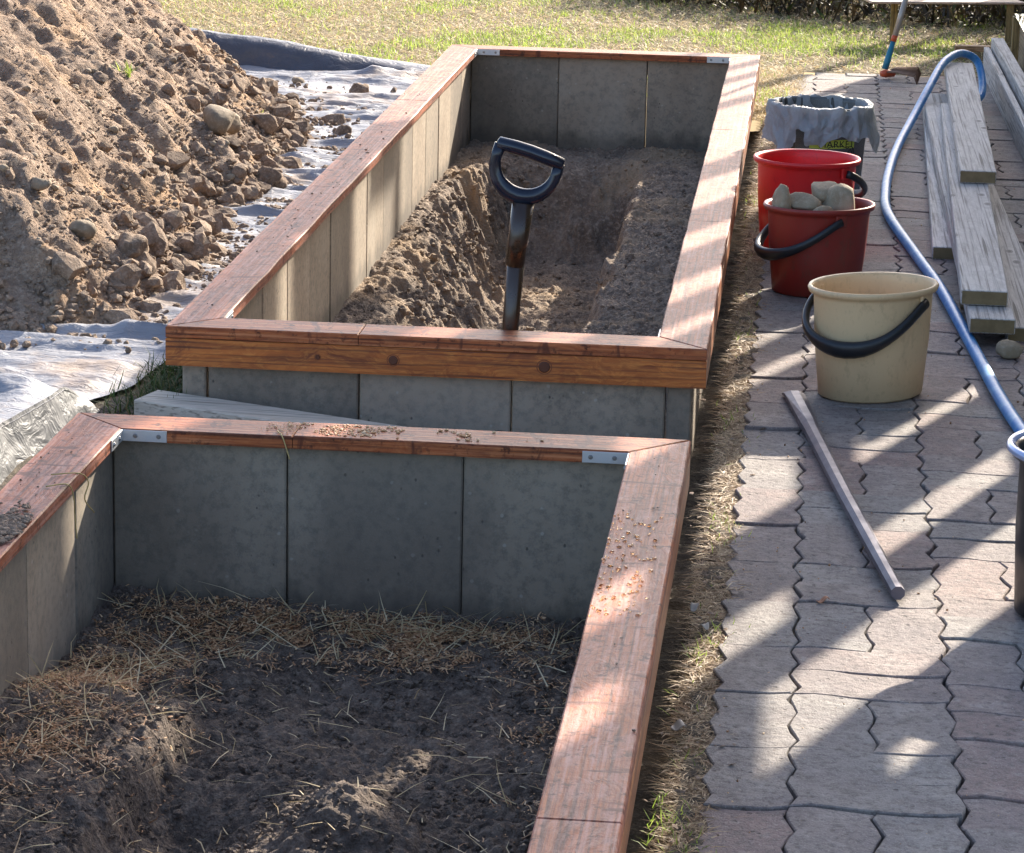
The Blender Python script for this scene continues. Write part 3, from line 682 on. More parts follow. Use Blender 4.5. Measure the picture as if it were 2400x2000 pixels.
# ================================================================== FAR LAWN, HEDGE
def patch(x, y): return fbm(x*1.6, y*1.6, 91, 3)+.25*(fbm(x*7, y*7, 92, 2)-.5)
def lawn_pts(n_, seed):
    r = np.random.default_rng(seed); X = r.uniform(-3.6, 3.4, n_); Y = 4.6+4.4*r.random(n_)**.9
    ok = ~((X > PX0+.02) & (X < PX1) & (Y < PY1+.02)) & ~((X < -.1) & (Y < 5.22)) & ~((X > -.05) & (X < W) & (Y < 4.63))
    pk = pile_h(X, Y) < 0
    return X[ok & pk], Y[ok & pk], r
X, Y, r = lawn_pts(150000, 1); k = r.random(len(X)) < 1.1-.3*sst(.5, .62, patch(X, Y)); X, Y = X[k], Y[k]
tag(blades('dry_lawn', np.stack([X, Y, 0*X+.001], 1), r.uniform(.02, .06, len(X)), r.uniform(.0009, .0018, len(X)), r.uniform(1.0, 1.58, len(X)), M_STRAW, 2, .6), 'straw coloured dead grass of the lawn behind the beds', 'grass', kind='stuff')
X, Y, r = lawn_pts(190000, 3); pt = patch(X, Y); k = r.random(len(X)) < .1+.75*sst(.5, .64, pt); X, Y = X[k], Y[k]
tag(blades('green_lawn', np.stack([X, Y, 0*X+.001], 1), r.uniform(.015, .042, len(X)), r.uniform(.0009, .0018, len(X)), r.uniform(.1, 1.0, len(X)), M_GREEN, 4, .7), 'fresh green grass tufts growing through the dry lawn', 'grass', kind='stuff')
# verge between the beds and the path
r = np.random.default_rng(6); N = 62000; Y = r.uniform(-2.6, 5.5, N); X = np.clip(r.normal(1.117, .024, N), 1.072, 1.2); 
k = (X < 1.118+.055*fbm(Y*6, Y*0, 95)+.025*(r.random(N) > .85)); X, Y = X[k], Y[k]
zz = -.004-.08*sst(1.098, 1.06, X)
ln = r.uniform(.012, .045, len(X))
tag(blades('dry_verge', np.stack([X, Y, zz], 1), ln, r.uniform(.0006, .0012, len(X)), r.uniform(1.25, 1.62, len(X)), M_VERGE, 7, .6), 'matted dry grass along the edge of the path', 'grass', kind='stuff')
N = 6000; Y = r.uniform(-2.6, 5.5, N); X = np.clip(r.normal(1.105, .024, N), 1.065, 1.17); pt = fbm(X*9, Y*3.2, 96, 3)+.1*sst(2.5, 5, Y)
k = r.random(N) < .02+.7*sst(.66, .78, pt); X, Y = X[k], Y[k]
tag(blades('green_verge', np.stack([X, Y, 0*X-.004], 1), r.uniform(.01, .028, len(X)), .0008, r.uniform(.3, 1.2, len(X)), M_GREEN, 8, .6), 'green grass tufts in the strip beside the path', 'grass', kind='stuff')
N = 900; X = r.normal(-.03, .04, N); Y = r.uniform(-.05, .42, N); k = X < .02
tag(blades('corner_grass', np.stack([X, Y, 0*X], 1)[k], r.uniform(.03, .07, k.sum()), .0014, r.uniform(.1, 1.1, k.sum()), M_DGREEN, 9, .7), 'green grass darkened for shade, growing at the front left corner of the far bed', 'grass', kind='stuff')
N = 9000; X = r.uniform(1.03, 1.2, N); Y = r.uniform(4.3, 5.65, N)
tag(blades('dry_tufts', np.stack([X, Y, 0*X-.004], 1), r.uniform(.015, .045, N), .0011, r.uniform(.7, 1.55, N), M_STRAW, 17, .6), 'dry grass between the far bed corner and the path end', 'grass', kind='stuff')
# leaf litter bits on the verge
N = 260; Y = r.uniform(-2.4, 3, N); X = r.normal(1.1, .03, N)
tag(scatter('leaf_litter', np.stack([X, Y, 0*X+.004], 1), .003+.007*r.random(N)**2, M_CLOD, sub=1, seed=41, squash=(1, .5, .12)), 'dead leaves and bark bits on the dry verge', 'leaf litter', kind='stuff')
# crumbs on path
N = 700; Y = r.uniform(-2.4, 5.4, N); X = 1.14+np.abs(r.exponential(.25, N)); k = X < 2.2
tag(scatter('path_crumbs', np.stack([X, Y, 0*X+.003], 1)[k], (.0008+.0022*r.random(N)**3)[k], M_MULCH, sub=1, seed=42), 'tiny bits of bark and grit scattered over the pavers', 'grit', kind='stuff')
# brush hedge
HED = thing('hedge', (1.8, 7.9, 0), 'dense brown brush of bare stems and dead leaves behind the lawn at the top right', 'hedge')
r = np.random.default_rng(19); N = 15000; X = r.uniform(.3, 4.6, N); Y = 7.1+np.interp(X, [.3, 1.3, 2], [.75, .15, 0])+1.1*r.random(N); zb = .34*r.random(N)**1.3
tag(blades('brush_leaves', np.stack([X, Y, zb], 1), r.uniform(.03, .09, N), r.uniform(.004, .012, N), r.uniform(.2, 1.5, N), M_BRUSH, 20, .9, HED), kind='stuff')
N = 1500; X = r.uniform(.3, 4.6, N); Y = 7.12+np.interp(X, [.3, 1.3, 2], [.75, .1, 0])+1.0*r.random(N)
tag(blades('brush_stems', np.stack([X, Y, 0*X], 1), r.uniform(.2, .5, N), r.uniform(.002, .005, N), r.uniform(0, .7, N), M_BRUSH, 21, .4, HED), kind='stuff')

# ================================================================== SHOVEL
sx, sy = .662, .125
SH = thing('shovel', (sx-.01, sy, -.2), 'shovel with black D-shaped grip stuck upright in the soil of the far bed', 'shovel')
M_SHAFT = plain('dark_shaft', (.035, .018, .01), .3, .1, Coat_Weight=.3)
tube('shaft', [(sx-.012, sy, -.42), (sx-.006, sy, 0), (sx, sy, .17), (sx+.012, sy, .36)], [.0165, .0165, .0165, .0175], M_SHAFT, SH, 20)
tube('socket', [(sx+.006, sy, .30), (sx+.012, sy, .35), (sx+.02, sy, .425)], [.019, .0205, .0215], M_SHAFT, SH, 20)
tag(from_py('blade', [(sx-.1, sy+.01, -.62), (sx+.08, sy+.01, -.62), (sx+.09, sy+.02, -.4), (sx-.1, sy+.02, -.4), (sx-.1, sy+.014, -.62), (sx+.08, sy+.014, -.62), (sx+.09, sy+.024, -.4), (sx-.1, sy+.024, -.4)],
        [(0, 1, 2, 3), (7, 6, 5, 4), (0, 4, 5, 1), (1, 5, 6, 2), (2, 6, 7, 3), (3, 7, 4, 0)], M_IRON, SH))
# D grip: bar and bow, tilted
gc = Vector((sx+.019, sy, .481)); tilt = math.radians(-17)
def gp(a, b, c=0): return gc+Vector((a*math.cos(tilt)-b*math.sin(tilt), c, a*math.sin(tilt)+b*math.cos(tilt)))
tube('grip_bar', [gp(-.068, .043), gp(-.064, .043), gp(-.03, .045), (gp(0, .046)), gp(.03, .045), gp(.066, .043), gp(.069, .043)], [.006, .0125, .014, .014, .014, .0125, .007], M_NAVY, SH, 20, flat=((0, 0, 1), 1.0))
bow = [gp(-.060, .042)]+[gp(-.061*math.cos(a), .018-.062*math.sin(a)) for a in np.linspace(0, math.pi, 17)]+[gp(.060, .042)]
rr = [.012]+[.0115+.006*math.sin(a)**2 for a in np.linspace(0, math.pi, 17)]+[.011]
tube('grip_bow', bow, rr, M_NAVY, SH, 16, flat=((0, 1, 0), .8))

# ================================================================== BUCKETS
def bucket(loc, rt_, rb, h, rot, mat, label, oval=.86, psi=0, bail=None, tilt=(0, 0), rim=.007, ears=True, bailm=None, bail_r=.0065):
    t = thing('bucket', loc, label, 'bucket', 'buckets standing on the path', (tilt[0], tilt[1], rot))
    seg = 56
    prof = [(0, 0), (rb*.9, 0), (rb, .006), (rb+(rt_-rb)*.5, h*.5), (rt_-.006, h-.022), (rt_-.004, h-.014), (rt_+rim*.6, h-.012), (rt_+rim, h-.004), (rt_+rim*.6, h+.001), (rt_-.002, h), (rt_-.006, h-.006), (rt_-.008, h-.02), (rb+(rt_-rb)*.5-.004, h*.5), (rb-.004, .01), (0, .008)]
    V = []; F = []
    for (r_, z_) in prof:
        for k in range(seg):
            a = 2*math.pi*k/seg; V.append((r_*math.cos(a), r_*math.sin(a)*oval, z_))
    for i in range(len(prof)-1):
        for k in range(seg): k2 = (k+1) % seg; F.append((i*seg+k, i*seg+k2, (i+1)*seg+k2, (i+1)*seg+k))
    o = from_py('bucket_body', V, F, mat, t, True, world=False)
    if ears:
        for s in (-1, 1):
            re = (rt_-.003)/math.hypot(math.cos(psi), math.sin(psi)/oval)
            bm = box_bm(s*re-.004, s*re+.003, -.014, .014, h-.042, h-.012, .002); bm.transform(Matrix.Rotation(psi, 4, 'Z')); bm_obj('ear', bm, mat, t, world=False)
    if bail is not None:   # (side sign, drop, out)
        sgn, drop, outw, skew = bail; P = []; n_ = 25
        for i in range(n_):
            a = math.pi*i/(n_-1); ca, sa = math.cos(a), math.sin(a)
            an = psi+sgn*a; ra = (rt_+.003)/math.hypot(math.cos(an), math.sin(an)/oval)+outw*sa
            P.append((ra*math.cos(an), ra*math.sin(an), h-.028-drop*sa**1.3))
        R_ = [bail_r*(1+.75*max(0, math.sin(math.pi*i/(n_-1)))**6) for i in range(n_)]
        tube('handle', P, R_, bailm or M_BLACK, t, 10, flat=((0, 0, 1), 1.5), world=False)
    return t
BE = bucket((1.378, .43, .002), .132, .111, .232, math.radians(28), M_BEIGE, 'cream oval bucket with black handle hanging in front, nearest of the buckets in the row', .8, psi=math.radians(-52), bail=(-1, .085, .012, 0), tilt=(0, -.02), bail_r=.0075)
DR = bucket((1.262, 1.47, .002), .13, .107, .214, math.radians(24), M_DRED, 'dark red bucket filled with grey stones', .82, psi=math.radians(-84), bail=(-1, .085, .012, 0))
RB = bucket((1.228, 1.99, .002), .13, .11, .242, math.radians(0), M_RED, 'bright red bucket behind the one filled with stones', .93, psi=math.radians(-38), bail=(1, .085, .026, 0))
BP = bucket((1.702, -1.02, .002), .128, .116, .27, 0, M_BLACK, 'tall black pail with glossy rim at the right edge', 1, None, ears=False, rim=.012)
M_PALERIM = plain('pail_rim', (.35, .42, .62), .15, .3)
P = [(math.cos(a)*.137, math.sin(a)*.137, .27) for a in np.linspace(0, 2*math.pi, 49)]; tube('rim_band', P, .0075, M_PALERIM, BP, 10, world=False)
# stones in the dark red bucket: each its own thing
for i, (dx, dy, dz, s, sh, lb) in enumerate([(-.088, -.035, .222, .036, (.9, .9, 1.15), 'pointed tan stone at the left side of the dark red bucket'),
        (-.038, -.02, .222, .045, (1.15, .9, .85), 'wide grey stone left of the middle of the dark red bucket'),
        (.012, .045, .232, .042, (1.1, .9, .8), 'grey stone at the back of the dark red bucket'),
        (.047, -.005, .23, .047, (1.2, .9, .85), 'largest yellowish smooth stone on the right in the dark red bucket'),
        (.008, -.068, .208, .033, (1.3, .8, .75), 'small rounded stone at the front of the dark red bucket'),
        (.085, -.02, .18, .02, (1, .9, .8), 'small pale stone tucked at the right in the dark red bucket'),
        (-.03, -.07, .178, .02, (1, .9, .8), 'small pale pebble at the front left in the dark red bucket'),
        (.0, .0, .15, .05, (1.2, 1.1, .8), 'grey stone hidden under the others in the dark red bucket')]):
    var, F = ico_variants(3, 1, .18, 300+i*3, np.array(sh)); W_ = var[0]*s
    o = from_py('stone', W_, F, M_GREYST, smooth=True); o.location = (1.262+dx, 1.47+dy, dz-.006); o.rotation_euler = (.2*i, 0, .9*i)
    tag(o, lb, 'stone', 'stones in the dark red bucket')

# ================================================================== WASTE BASKET with bag liner
BX_, BY_ = 1.262, 2.64
WB = thing('waste_basket', (BX_, BY_, .002), 'dark mesh wastepaper basket with printed front behind the red bucket', 'basket')
n = NT('basket_mesh'); tc = n.coord((1, 1, 1)); 
sp = n.n('SeparateXYZ'); n.L(tc, sp.inputs[0]); at_ = n.math('MULTIPLY', n.math('ARCTAN2', sp.outputs[0], sp.outputs[1]), .12)
d1 = n.math('SINE', n.math('MULTIPLY', n.math('ADD', at_, sp.outputs[2]), 1100)); d2 = n.math('SINE', n.math('MULTIPLY', n.math('SUBTRACT', at_, sp.outputs[2]), 1100))
dd = n.math('MULTIPLY', d1, d2); f = n.ramp(dd, [(.45, 0), (.6, 1)])
band = n.ramp(n.math('SINE', n.math('MULTIPLY', at_, 38)), [(.78, 1), (.82, 0)])
f = n.math('MULTIPLY', f, band)
M_MESHB = n.out(n.mix(f, (.03, .035, .035), (.4, .42, .42)), .45)
seg = 64; V = []; F = []; prof = [(0, 0), (.108, 0), (.112, .004), (.128, .282), (.131, .284), (.131, .29), (.125, .29), (.124, .28), (.108, .008), (0, .006)]
for r_, z_ in prof:
    for k in range(seg): a = 2*math.pi*k/seg; V.append((r_*math.cos(a), r_*math.sin(a), z_))
for i in range(len(prof)-1):
    for k in range(seg): k2 = (k+1) % seg; F.append((i*seg+k, i*seg+k2, (i+1)*seg+k2, (i+1)*seg+k))
from_py('basket_body', V, F, M_MESHB, WB, True, world=False)
def on_cyl(px, pz, out=.0012):      # px metres right of the front line, pz height
    R_ = .112+.016*pz/.282+out; a = px/R_; return (R_*math.sin(a), -R_*math.cos(a), pz)
M_LIME = plain('lime_print', (.42, .5, .06), .5); M_PRINT = plain('black_print', (.01, .01, .012), .5)
P = [(x_, z_) for z_ in (.183, .207) for x_ in np.linspace(-.03, .103, 16)]
from_py('label_band', [on_cyl(*p) for p in P], [(i, i+1, i+17, i+16) for i in range(15)], M_LIME, WB, True, world=False)
cu = bpy.data.curves.new('t', 'FONT'); cu.body = 'MARKET'; cu.size = .028; to = bpy.data.objects.new('t', cu); COL.objects.link(to)
dg = bpy.context.evaluated_depsgraph_get(); me = bpy.data.meshes.new_from_object(to.evaluated_get(dg)); bpy.data.objects.remove(to)
xm = max(v.co.x for v in me.vertices)
for v in me.vertices: v.co = on_cyl(.101-xm+v.co.x, .186+v.co.y*.95, .002)
me.materials.clear(); link('lettering', me, M_PRINT, WB, world=False)
def px2(zx, zy): # from crop pixels of the photo to basket surface
    return ((zx-1035)/6160*1.12, .29-(zy-380)/6160)
for P in ([(1120, 1130), (1150, 1050), (1200, 1003), (1330, 995), (1430, 1020), (1468, 1042), (1505, 1015), (1560, 1022), (1592, 1075), (1600, 1150)], [(1485, 1130), (1500, 1080), (1525, 1060), (1545, 1090), (1560, 1150)]):
    tube('printed_outline', catmull([on_cyl(*px2(*p), .001) for p in P], 4), .0012, M_PRINT, WB, 6, world=False)
n = NT('bag_plastic'); co = n.coord((1, 1, 1)); nz = n.noise(n.coord((7, 7, 4)), 4, 5, .6, 1.5)
n.out(n.mix(nz, (.3, .33, .36), (.46, .49, .52)), .25, n.bump(nz, .9, .016)); 
tr = n.n('BsdfTranslucent'); tr.inputs[0].default_value = (.6, .62, .62, 1); mx = n.n('MixShader'); mx.inputs[0].default_value = .35
n.L(n.b.outputs[0], mx.inputs[1]); n.L(tr.outputs[0], mx.inputs[2]); n.L(mx.outputs[0], n.t.nodes['Material Output'].inputs[0]); M_BAG = n.m
BG = thing('bin_bag', (BX_, BY_, .002), 'crumpled grey plastic bag lining the mesh basket and folded over its rim', 'bin bag')
a_, s_ = np.meshgrid(np.linspace(0, 2*math.pi, 241), np.linspace(0, 1, 34))
ca, sa = np.cos(a_), np.sin(a_); per = np.stack([ca, sa])*2.2
front = np.cos(a_+math.pi/2)            # 1 at the front
dropl = .088+.04*(fbm(ca*2.5+5, sa*2.5, 101)-.5)*2+.055*sst(.1, .9, -ca)*sst(-.2, .8, -sa)+.055*np.exp(-((a_-6.05)/.22)**2)+.04*np.exp(-(a_/.12)**2)
tt = s_
inner = tt < .4
rr_ = np.where(inner, .116+.012*(tt/.4), .136+.012*(tt-.4)); zz_ = np.where(inner, .14+(.296-.14)*(tt/.4), .296-(tt-.4)/.6*dropl)
wr = fbm(ca*6+tt*2, sa*6+tt*3, 103, 4)-.5; wr2 = fbm(a_*3.6, tt*1.6+a_*.5, 104, 4, True)-.6; wr3 = fbm(a_*7+4*tt, tt*5, 108, 3, True)-.6
rr_ = rr_+np.where(inner, -.03*np.abs(wr2)*(1-tt)-.008*np.abs(wr), .024*wr+.05*wr2*(tt-.25)+.012*wr3*(tt-.2)+.006); zz_ = zz_+.016*wr*np.exp(-((tt-.4)/.2)**2)+.01*(fbm(ca*8, sa*8, 107)-.5)*np.exp(-((tt-.4)/.15)**2)
o = grid('bag_skin', rr_*ca+BX_, rr_*sa+BY_, zz_+.002, M_BAG, BG, mask=~((tt > .78) & (np.abs(a_-4.32) < .1)))

# ================================================================== HOSE
n = NT('blue_hose'); nz = n.noise(n.coord(), 30, 4, .65)
M_HOSE = n.out(n.mix(n.ramp(nz, [(.45, 0), (.7, .7)]), (.02, .2, .5), (.2, .42, .6)), .42, n.bump(nz, .3, .001))
hp = [(2.35, -1.7, .015), (1.95, -1.25, .015), (1.76, -.55, .015), (1.695, -.1, .015), (1.664, .15, .015), (1.64, .4, .015), (1.612, .79, .015), (1.562, 1.47, .015), (1.517, 1.89, .015), (1.455, 2.5, .015), (1.455, 2.9, .015), (1.475, 3.3, .016), (1.51, 3.75, .018),
      (1.565, 4.15, .05), (1.62, 4.42, .11), (1.675, 4.72, .155), (1.74, 4.95, .163), (1.80, 5.03, .135), (1.822, 4.97, .08), (1.815, 4.85, .03), (1.76, 4.75, .016), (1.70, 4.8, .014)]
HO = tube('hose', catmull(hp, 10), .0135, M_HOSE, None, 14)
tag(HO, 'blue plastic hose snaking over the plank stack and down the path towards the black pail', 'hose')

# ================================================================== IRON BAR
a = Vector((1.219, .378, .012)); b = Vector((1.403, -1.01, .012)); d = (b-a)
V = []; F = []; st = [(0, .023, .005), (.03, .022, .011), (.22, .018, .015), (.25, .0155, .0145), (.6, .014, .0135), (1, .0118, .0118)]
s = d.cross(Vector((0, 0, 1))).normalized()
for (t_, w_, h_) in st:
    bow_ = math.sin(t_*math.pi)*.006; c = a+d*t_+s*bow_; c.z = .003+h_+.004*(t_ > .5)
    for k in range(8):
        an = math.pi/8+k*math.pi/4; V.append(c+s*math.cos(an)*w_+Vector((0, 0, 1))*math.sin(an)*h_)
for i in range(len(st)-1):
    for k in range(8): F.append((i*8+k, i*8+(k+1) % 8, (i+1)*8+(k+1) % 8, (i+1)*8+k))
F += [tuple(range(8))[::-1], tuple(range(40, 48))]
tag(from_py('iron_bar', V, F, M_IRON), 'long grey iron bar with flattened end lying on the pavers', 'iron bar')

# ================================================================== TIMBER at the right
def plank(name, a, b, wd, th, mat, label, cat='plank', group=None, endm=None):
    mid = Vector(((a[0]+b[0])/2, (a[1]+b[1])/2, min(a[2], b[2]))); bm = oriented_box(a, b, wd, th, .0022)
    me = bpy.data.meshes.new(name); bmesh.ops.recalc_face_normals(bm, faces=bm.faces)
    dv = (Vector(b)-Vector(a)).normalized(); me.materials.append(mat); me.materials.append(endm or M_ENDG)
    for f_ in bm.faces:
        if abs(f_.normal.dot(dv)) > .95: f_.material_index = 1
    bm.to_mesh(me); bm.free(); me.transform(Matrix.Translation(-mid)); o = bpy.data.objects.new(name, me); COL.objects.link(o); o.location = mid
    return tag(o, label, cat, group)
G_ = 'weathered planks stacked on the path'
plank('plank', (1.744, 1.0, .0), (1.700, 3.3, .0), .11, .034, M_GREYB, 'lowest weathered plank slanting out at the right of the stack', group=G_)
plank('plank', (1.650, .92, .034), (1.655, 4.6, .034), .1, .034, M_GREYB, 'weathered plank under the stack, its near end the closest to the camera', group=G_)
plank('plank', (1.637, 1.05, .070), (1.70, 4.1, .070), .104, .034, M_GREYB, 'middle weathered plank with a split along it, half covered by the top one', group=G_)
plank('plank', (1.690, 2.52, .106), (1.735, 4.88, .106), .098, .034, M_GREYB, 'topmost weathered plank of the stack, crossed by the blue hose', group=G_)
plank('plank', (1.600, 1.95, .0), (1.66, 4.85, .0), .09, .033, M_GREYB, 'weathered plank at the bottom left of the stack, beside the hose', group=G_)
for yy in (1.35, 4.0): plank('timber_block', (1.60, yy, .001), (1.70, yy, .001), .07, .030, M_RAWX, 'short support block under the %s end of the plank stack' % ('near' if yy < 2 else 'far'), 'timber block')
# beams on edge
plank('beam', (1.91, 2.2, 0), (1.875, 5.7, 0), .022, .1, M_GREYB, 'grey board standing on edge along the right of the path', 'beam')
plank('beam', (1.962, 2.2, 0), (1.915, 5.75, 0), .045, .13, M_GREYB, 'thicker grey beam standing on edge beside the thinner board', 'beam')
# off-cuts behind the stack
plank('timber_offcut', (1.775, 6.1, .035), (1.93, 6.11, .035), .05, .022, M_RAWX, 'short reddish offcut lying across two blocks behind the planks', 'timber offcut')
plank('timber_block', (1.78, 6.1, 0), (1.875, 6.1, 0), .06, .034, M_ENDG, 'dark block under the reddish offcut behind the planks', 'timber block')
plank('timber_block', (1.885, 6.1, 0), (1.912, 6.1, 0), .06, .034, M_RAWX, 'pale narrow block under the right end of the reddish offcut', 'timber block')
# pale plank bench behind the lawn
BN = thing('low_bench', (1.7, 6.45, 0), 'low bench of one pale peach plank behind the rake at the top edge', 'bench')
bm_obj('seat_plank', oriented_box((1.43, 6.50, .172), (2.04, 6.66, .172), .2, .009), M_PALE, BN)
for xx in (1.55, 2.01): bm_obj('leg', box_bm(xx-.014, xx+.014, 6.58, 6.61, 0, .171, .002), M_RAWZ, BN)
# little glazed cold frame at the right edge
CF = thing('cold_frame', (2.2, 6, 0), 'low timber cold frame with glass lid at the right edge', 'cold frame')
for (xx, yy) in ((1.985, 6.0), (2.0, 5.3), (2.38, 6.0), (2.38, 5.3), (2.0, 4.6), (2.38, 4.6)):
    bm_obj('post', box_bm(xx-.0, xx+.042, yy, yy+.045, 0, .182, .002), M_RAWZ, CF)
M_PANEL = plain('dark_panel', (.03, .035, .045), .4)
bm_obj('side_board', box_bm(2.012, 2.03, 4.65, 6.0, .0, .15, .002), M_RAWY, CF); bm_obj('side_board', box_bm(2.395, 2.412, 4.65, 6.0, .0, .17, .002), M_RAWY, CF)
bm_obj('back_board', box_bm(2.03, 2.38, 6.01, 6.03, .0, .17, .002), M_PANEL, CF)
n = NT('glass'); n.out((.8, .9, .88), .03, None, Transmission_Weight=1., IOR=1.45); M_GLASS = n.m
bm_obj('glass_pane', box_bm(1.99, 2.42, 4.6, 6.05, .186, .190, .0005), M_GLASS, CF)
# loose stone
var, F = ico_variants(3, 1, .35, 401, np.array((1.1, .9, .85))); o = from_py('stone', var[0]*.024, F, M_GREYST, smooth=True); o.location = (1.683, .83, .02)
tag(o, 'small greenish stone on the pavers below the near end of the planks', 'stone')
# plank in the gap between the beds
plank('plank', (-.035, -.025, .008), (.86, -.30, -.012), .095, .036, M_GREYBX, 'pale weathered plank lying in the gap between the two beds')

# ================================================================== RAKE
RK = thing('rake', (1.50, 5.46, 0), 'garden hand rake with teal socket and long handle standing on the far pavers', 'rake')
M_TEAL = plain('teal_plastic', (.02, .2, .3), .35); M_ORNG = plain('orange_plastic', (.6, .1, .03), .4); M_RUST = plain('rusty_tine', (.2, .12, .08), .5, .5)
M_HSH = plain('pale_handle', (.42, .37, .31), .35, .3); M_HWD = plain('brown_handle', (.3, .15, .08), .4)
b0 = Vector((1.497, 5.46, .035)); dv = Vector((.25, .12, 1)).normalized()
tube('socket', [b0, b0+dv*.03, b0+dv*.105], [.0125, .0125, .009], M_TEAL, RK, 12)
tube('ring', [b0+dv*.105, b0+dv*.127], .0105, M_ORNG, RK, 14)
tube('handle_shaft', [b0+dv*.127, b0+dv*.27], .0105, M_HSH, RK, 14)
tube('handle_grip', [b0+dv*.27, b0+dv*1.3], .0115, M_HWD, RK, 14)
tube('hub', [(1.484, 5.43, .022), (1.50, 5.44, .022), (1.53, 5.46, .02)], [.011, .015, .012], M_ORNG, RK, 12)
for k in range(8):
    y_ = 5.38+k*.018; tube('tine', [(1.505, 5.44+(k-3.5)*.004, .028), (1.54, 5.44+(k-3.5)*.02, .036), (1.60+.003*k, 5.45+(k-3.5)*.04, .03), (1.612+.003*k, 5.45+(k-3.5)*.042, .004)], .0028, M_RUST, RK, 6)

# ================================================================== small things on the rims
r = np.random.default_rng(55)
def strew(name, n_, cx, cy, sx_, sy_, z0, mat, label, cat, sz=.0018, sq=(1, .8, .5), xlim=None):
    X = r.normal(cx, sx_, n_); Y = r.normal(cy, sy_, n_)
    if xlim: k = (X > xlim[0]) & (X < xlim[1]) & (Y > xlim[2]) & (Y < xlim[3]); X, Y = X[k], Y[k]
    kk = fbm(X*22, Y*9, 58, 2)+.3*r.random(len(X)) > .62; X, Y = X[kk], Y[kk]
    o = scatter(name, np.stack([X, Y, 0*X+z0], 1), sz*(.4+1.6*r.random(len(X))**2), mat, sub=1, seed=int(cx*100+500), squash=sq)
    return tag(o, label, cat, kind='stuff')
strew('sawdust', 900, .43, -.75, .05, .03, Z+.001, M_SAW, 'sawdust crumbs on the back rim of the near bed, left cluster', 'sawdust', xlim=(.3, .6, -.79, -.715))
strew('sawdust', 700, .62, -.75, .07, .025, Z+.001, M_SAW, 'larger wood shavings on the middle of the back rim of the near bed', 'sawdust', .0028, xlim=(.5, .85, -.79, -.715))
strew('dirt_clump', 1500, .06, -1.41, .022, .06, Z+.004, M_CLOD, 'clump of earth and roots sitting on the left rim of the near bed', 'soil clump', .004, xlim=(.005, .095, -1.6, -1.29))
strew('rim_dirt', 230, .05, 1.9, .03, 1.2, Z+.001, M_CLOD, 'specks of dirt on the left rim of the far bed', 'dirt', .0022, xlim=(.003, .095, .1, 4.4))
strew('rim_dirt', 130, .05, -1.0, .03, .3, Z+.001, M_CLOD, 'specks of dirt on the left rim of the near bed', 'dirt', .0015, xlim=(.003, .095, -1.3, -.72))
strew('rim_dirt', 90, 1.0, -1.2, .03, .6, Z+.001, M_CLOD, 'specks of dirt on the right rim of the near bed', 'dirt', .0015, xlim=(.96, 1.05, -2.3, -.72))
M_STALK = plain('straw_stalk', (.5, .36, .14), .6)
for (P, lb) in (([(.07, -1.2, Z+.004), (.098, -1.17, Z), (.1045, -1.16, Z-.03), (.100, -1.14, Z-.055), (.108, -1.16, Z-.09)], 'yellow root hanging over the left rim of the near bed, longer one'),
                ([(.06, -1.13, Z+.004), (.098, -1.1, Z), (.108, -1.08, Z-.02), (.104, -1.09, Z-.045), (.112, -1.06, Z-.075)], 'yellow root hanging over the left rim of the near bed, nearer the corner'),
                ([(.36, -.78, Z+.002), (.372, -.803, Z), (.380, -.806, Z-.02), (.386, -.806, Z-.04)], 'thin straw hanging over the back rim of the near bed')):
    tag(tube('straw_stalk', catmull(P, 5), .0011, M_STALK, None, 6), lb, 'straw')
M_LEAF = plain('dead_leaf', (.4, .34, .28), .7); M_CHIP = plain('wood_chip', (.45, .2, .1), .7)
for i, (x, y, L_, w_, m, nm, lb, ct) in enumerate([(1.285, -1.03, .022, .005, M_CHIP, 'wood_chip', 'reddish wood chip on a paver left of the iron bar tip', 'wood chip'),
        (1.083, -1.10, .028, .006, M_LEAF, 'bark_strip', 'pale curled bark strip on the dry verge beside the near bed', 'bark'),
        (1.102, -1.20, .016, .008, M_LEAF, 'dead_leaf', 'small pale dead leaf where the verge meets the pavers', 'leaf'),
        (1.085, -1.66, .02, .013, M_LEAF, 'dead_leaf', 'grey crumpled dead leaf lying on the matted verge', 'leaf')]):
    u_, v_ = np.meshgrid(np.linspace(-1, 1, 9), np.linspace(-1, 1, 5)); hw = w_*np.sqrt(np.clip(1-u_**2*.9, 0, 1)); an = .4+i
    X = u_*L_*.5; Y = v_*hw; Z_ = .006+.25*(Y**2)/w_+.004*np.sin(u_*3+i); o = grid(nm, X*math.cos(an)-Y*math.sin(an), X*math.sin(an)+Y*math.cos(an), Z_, m); o.location = (x, y, .002)
    md_ = o.modifiers.new('thick', 'SOLIDIFY'); md_.thickness = .0012; tag(o, lb, ct)
# water drops on the right rim of the near bed
N = 150; X = .958+.075*r.random(N)**1.4; Y = r.uniform(-1.72, -1.18, N); sz = .0016+.0034*r.random(N)**2
n = NT('water'); M_WATER = n.out((.9, .6, .35), .03, None, Transmission_Weight=.9, IOR=1.33)
tag(scatter('water_drops', np.stack([X, Y, 0*X+Z+.0006], 1), sz, M_WATER, sub=2, k=3, rough=0.02, seed=77, squash=(1.1, 1.2, .5), smooth=True, sink=.5), 'beads of water standing on the right rim of the near bed', 'water drops', kind='stuff')
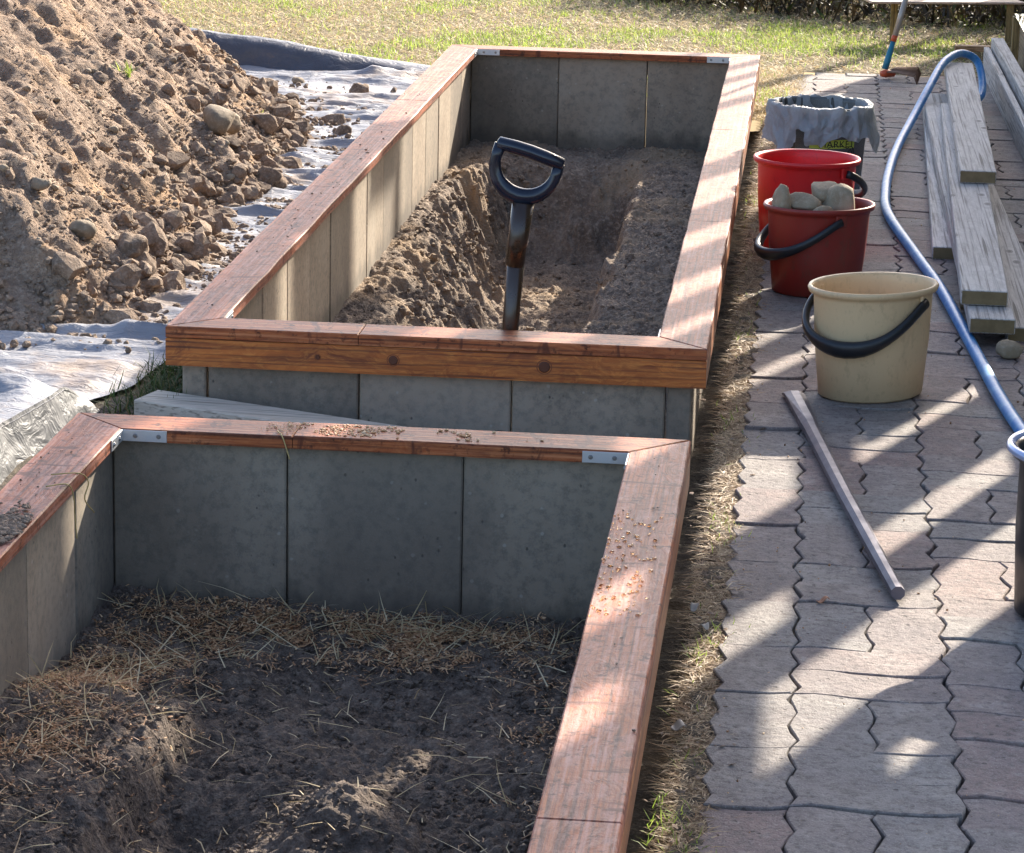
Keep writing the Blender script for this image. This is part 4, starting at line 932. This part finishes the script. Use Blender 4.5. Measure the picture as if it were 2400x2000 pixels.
# seedlings on the soil heap
for i, (x, y, s, lb) in enumerate([(-.62, 2.35, .05, 'bright green seedling near the foot of the soil heap'), (-.95, 3.25, .035, 'small green sprout high on the soil heap'), (-.42, 3.25, .03, 'tuft of pale grass on the right slope of the heap')]):
    n_ = 22; P = np.stack([r.normal(x, .01, n_), r.normal(y, .01, n_), np.full(n_, float(pile_surf(np.array([x]), np.array([y]))[0]))], 1)
    tag(blades('seedling', P, r.uniform(.6, 1.2, n_)*s, .0025, r.uniform(.1, 1., n_), M_GREEN, 60+i, .6), lb, 'seedling')

# ================================================================== SHADE SCREEN, added out of view: its bays are shaped to cast slatted shade
TS = thing('added_shade_screen', (2.6, 3.5, 0), 'added unseen boarded screen right of the path, its open bays shaping the slatted shade', 'shade screen')
XS = 2.6
def sb(nm, y0, y1, z0, z1, dx=0., m=None): bm_obj(nm, box_bm(XS-.012+dx, XS+.012+dx, y0, y1, z0, z1, .002), m or M_RAWY, TS)
yA, yB = -.9, 8.2
z = 0
while z < 1.2:                                       # lower boarding
    sb('board', yA, 3.0, z+.002, min(z+.145, 1.25)-.002); z += .147
z = 0
while z < 1.6: sb('board', 3.002, yB, z+.002, min(z+.145, 1.62)-.002); z += .147
posts = [(-.9, .0), (.05, 1.1), (1.28, 1.43), (1.93, 2.14), (2.41, 2.84), (3.46, 3.95), (4.15, 4.33), (4.62, 4.9), (5.2, 5.46), (5.95, 6.15), (7.25, 7.33), (7.82, 7.88), (8.14, 8.2)]
for i, (a, b) in enumerate(posts): bm_obj('post', box_bm(XS-.02, XS+.02, a, b, 0, 3.0 if a > 3.5 else 2.36, .002), M_RAWZ, TS)
z = 2.36
k = 0
while z < 3.45:                                      # upper boarding with a few gaps
    lim = {0: [(yA, 2.8), (3.2, 4.3)], 1: [(yA, 2.8), (3.3, 4.3)], 2: [(yA, 3.1), (3.55, 4.3)], 3: [(yA, 3.88), (4.08, 4.3)]}.get(k, [(yA, 4.3)])
    for a, b in lim: sb('board', a, b, z+.002, z+.143)
    z += .147; k += 1
for a, b in ((4.3, 5.0), (5.25, 6.1), (6.35, 6.9), (7.1, 8.0), (8.3, 8.9)): 
    for z in ((3.02, 3.17, 3.32) if a < 8.2 else (3.32,)): sb('board', a, b, z, z+.143)
sb('post', 8.85, 8.95, 0, 3.5, .03, M_RAWZ)
for a, b, z0, z1 in ((.9, 3.6, 2.05, 2.19), (1.9, 3.6, 1.61, 1.74), (1.4, 2.0, 1.80, 1.92), (1.08, 1.45, 1.57, 2.05), (1.3, 1.64, 2.19, 2.36), (2.7, 2.97, 2.19, 2.36), (1.0, 1.3, 1.1, 1.33)): sb('rail', a, b, z0, z1, -.026)
bm_obj('top_rail', box_bm(XS-.03, XS+.05, yA, 8.95, 3.5, 3.54, .003), M_RAWY, TS)
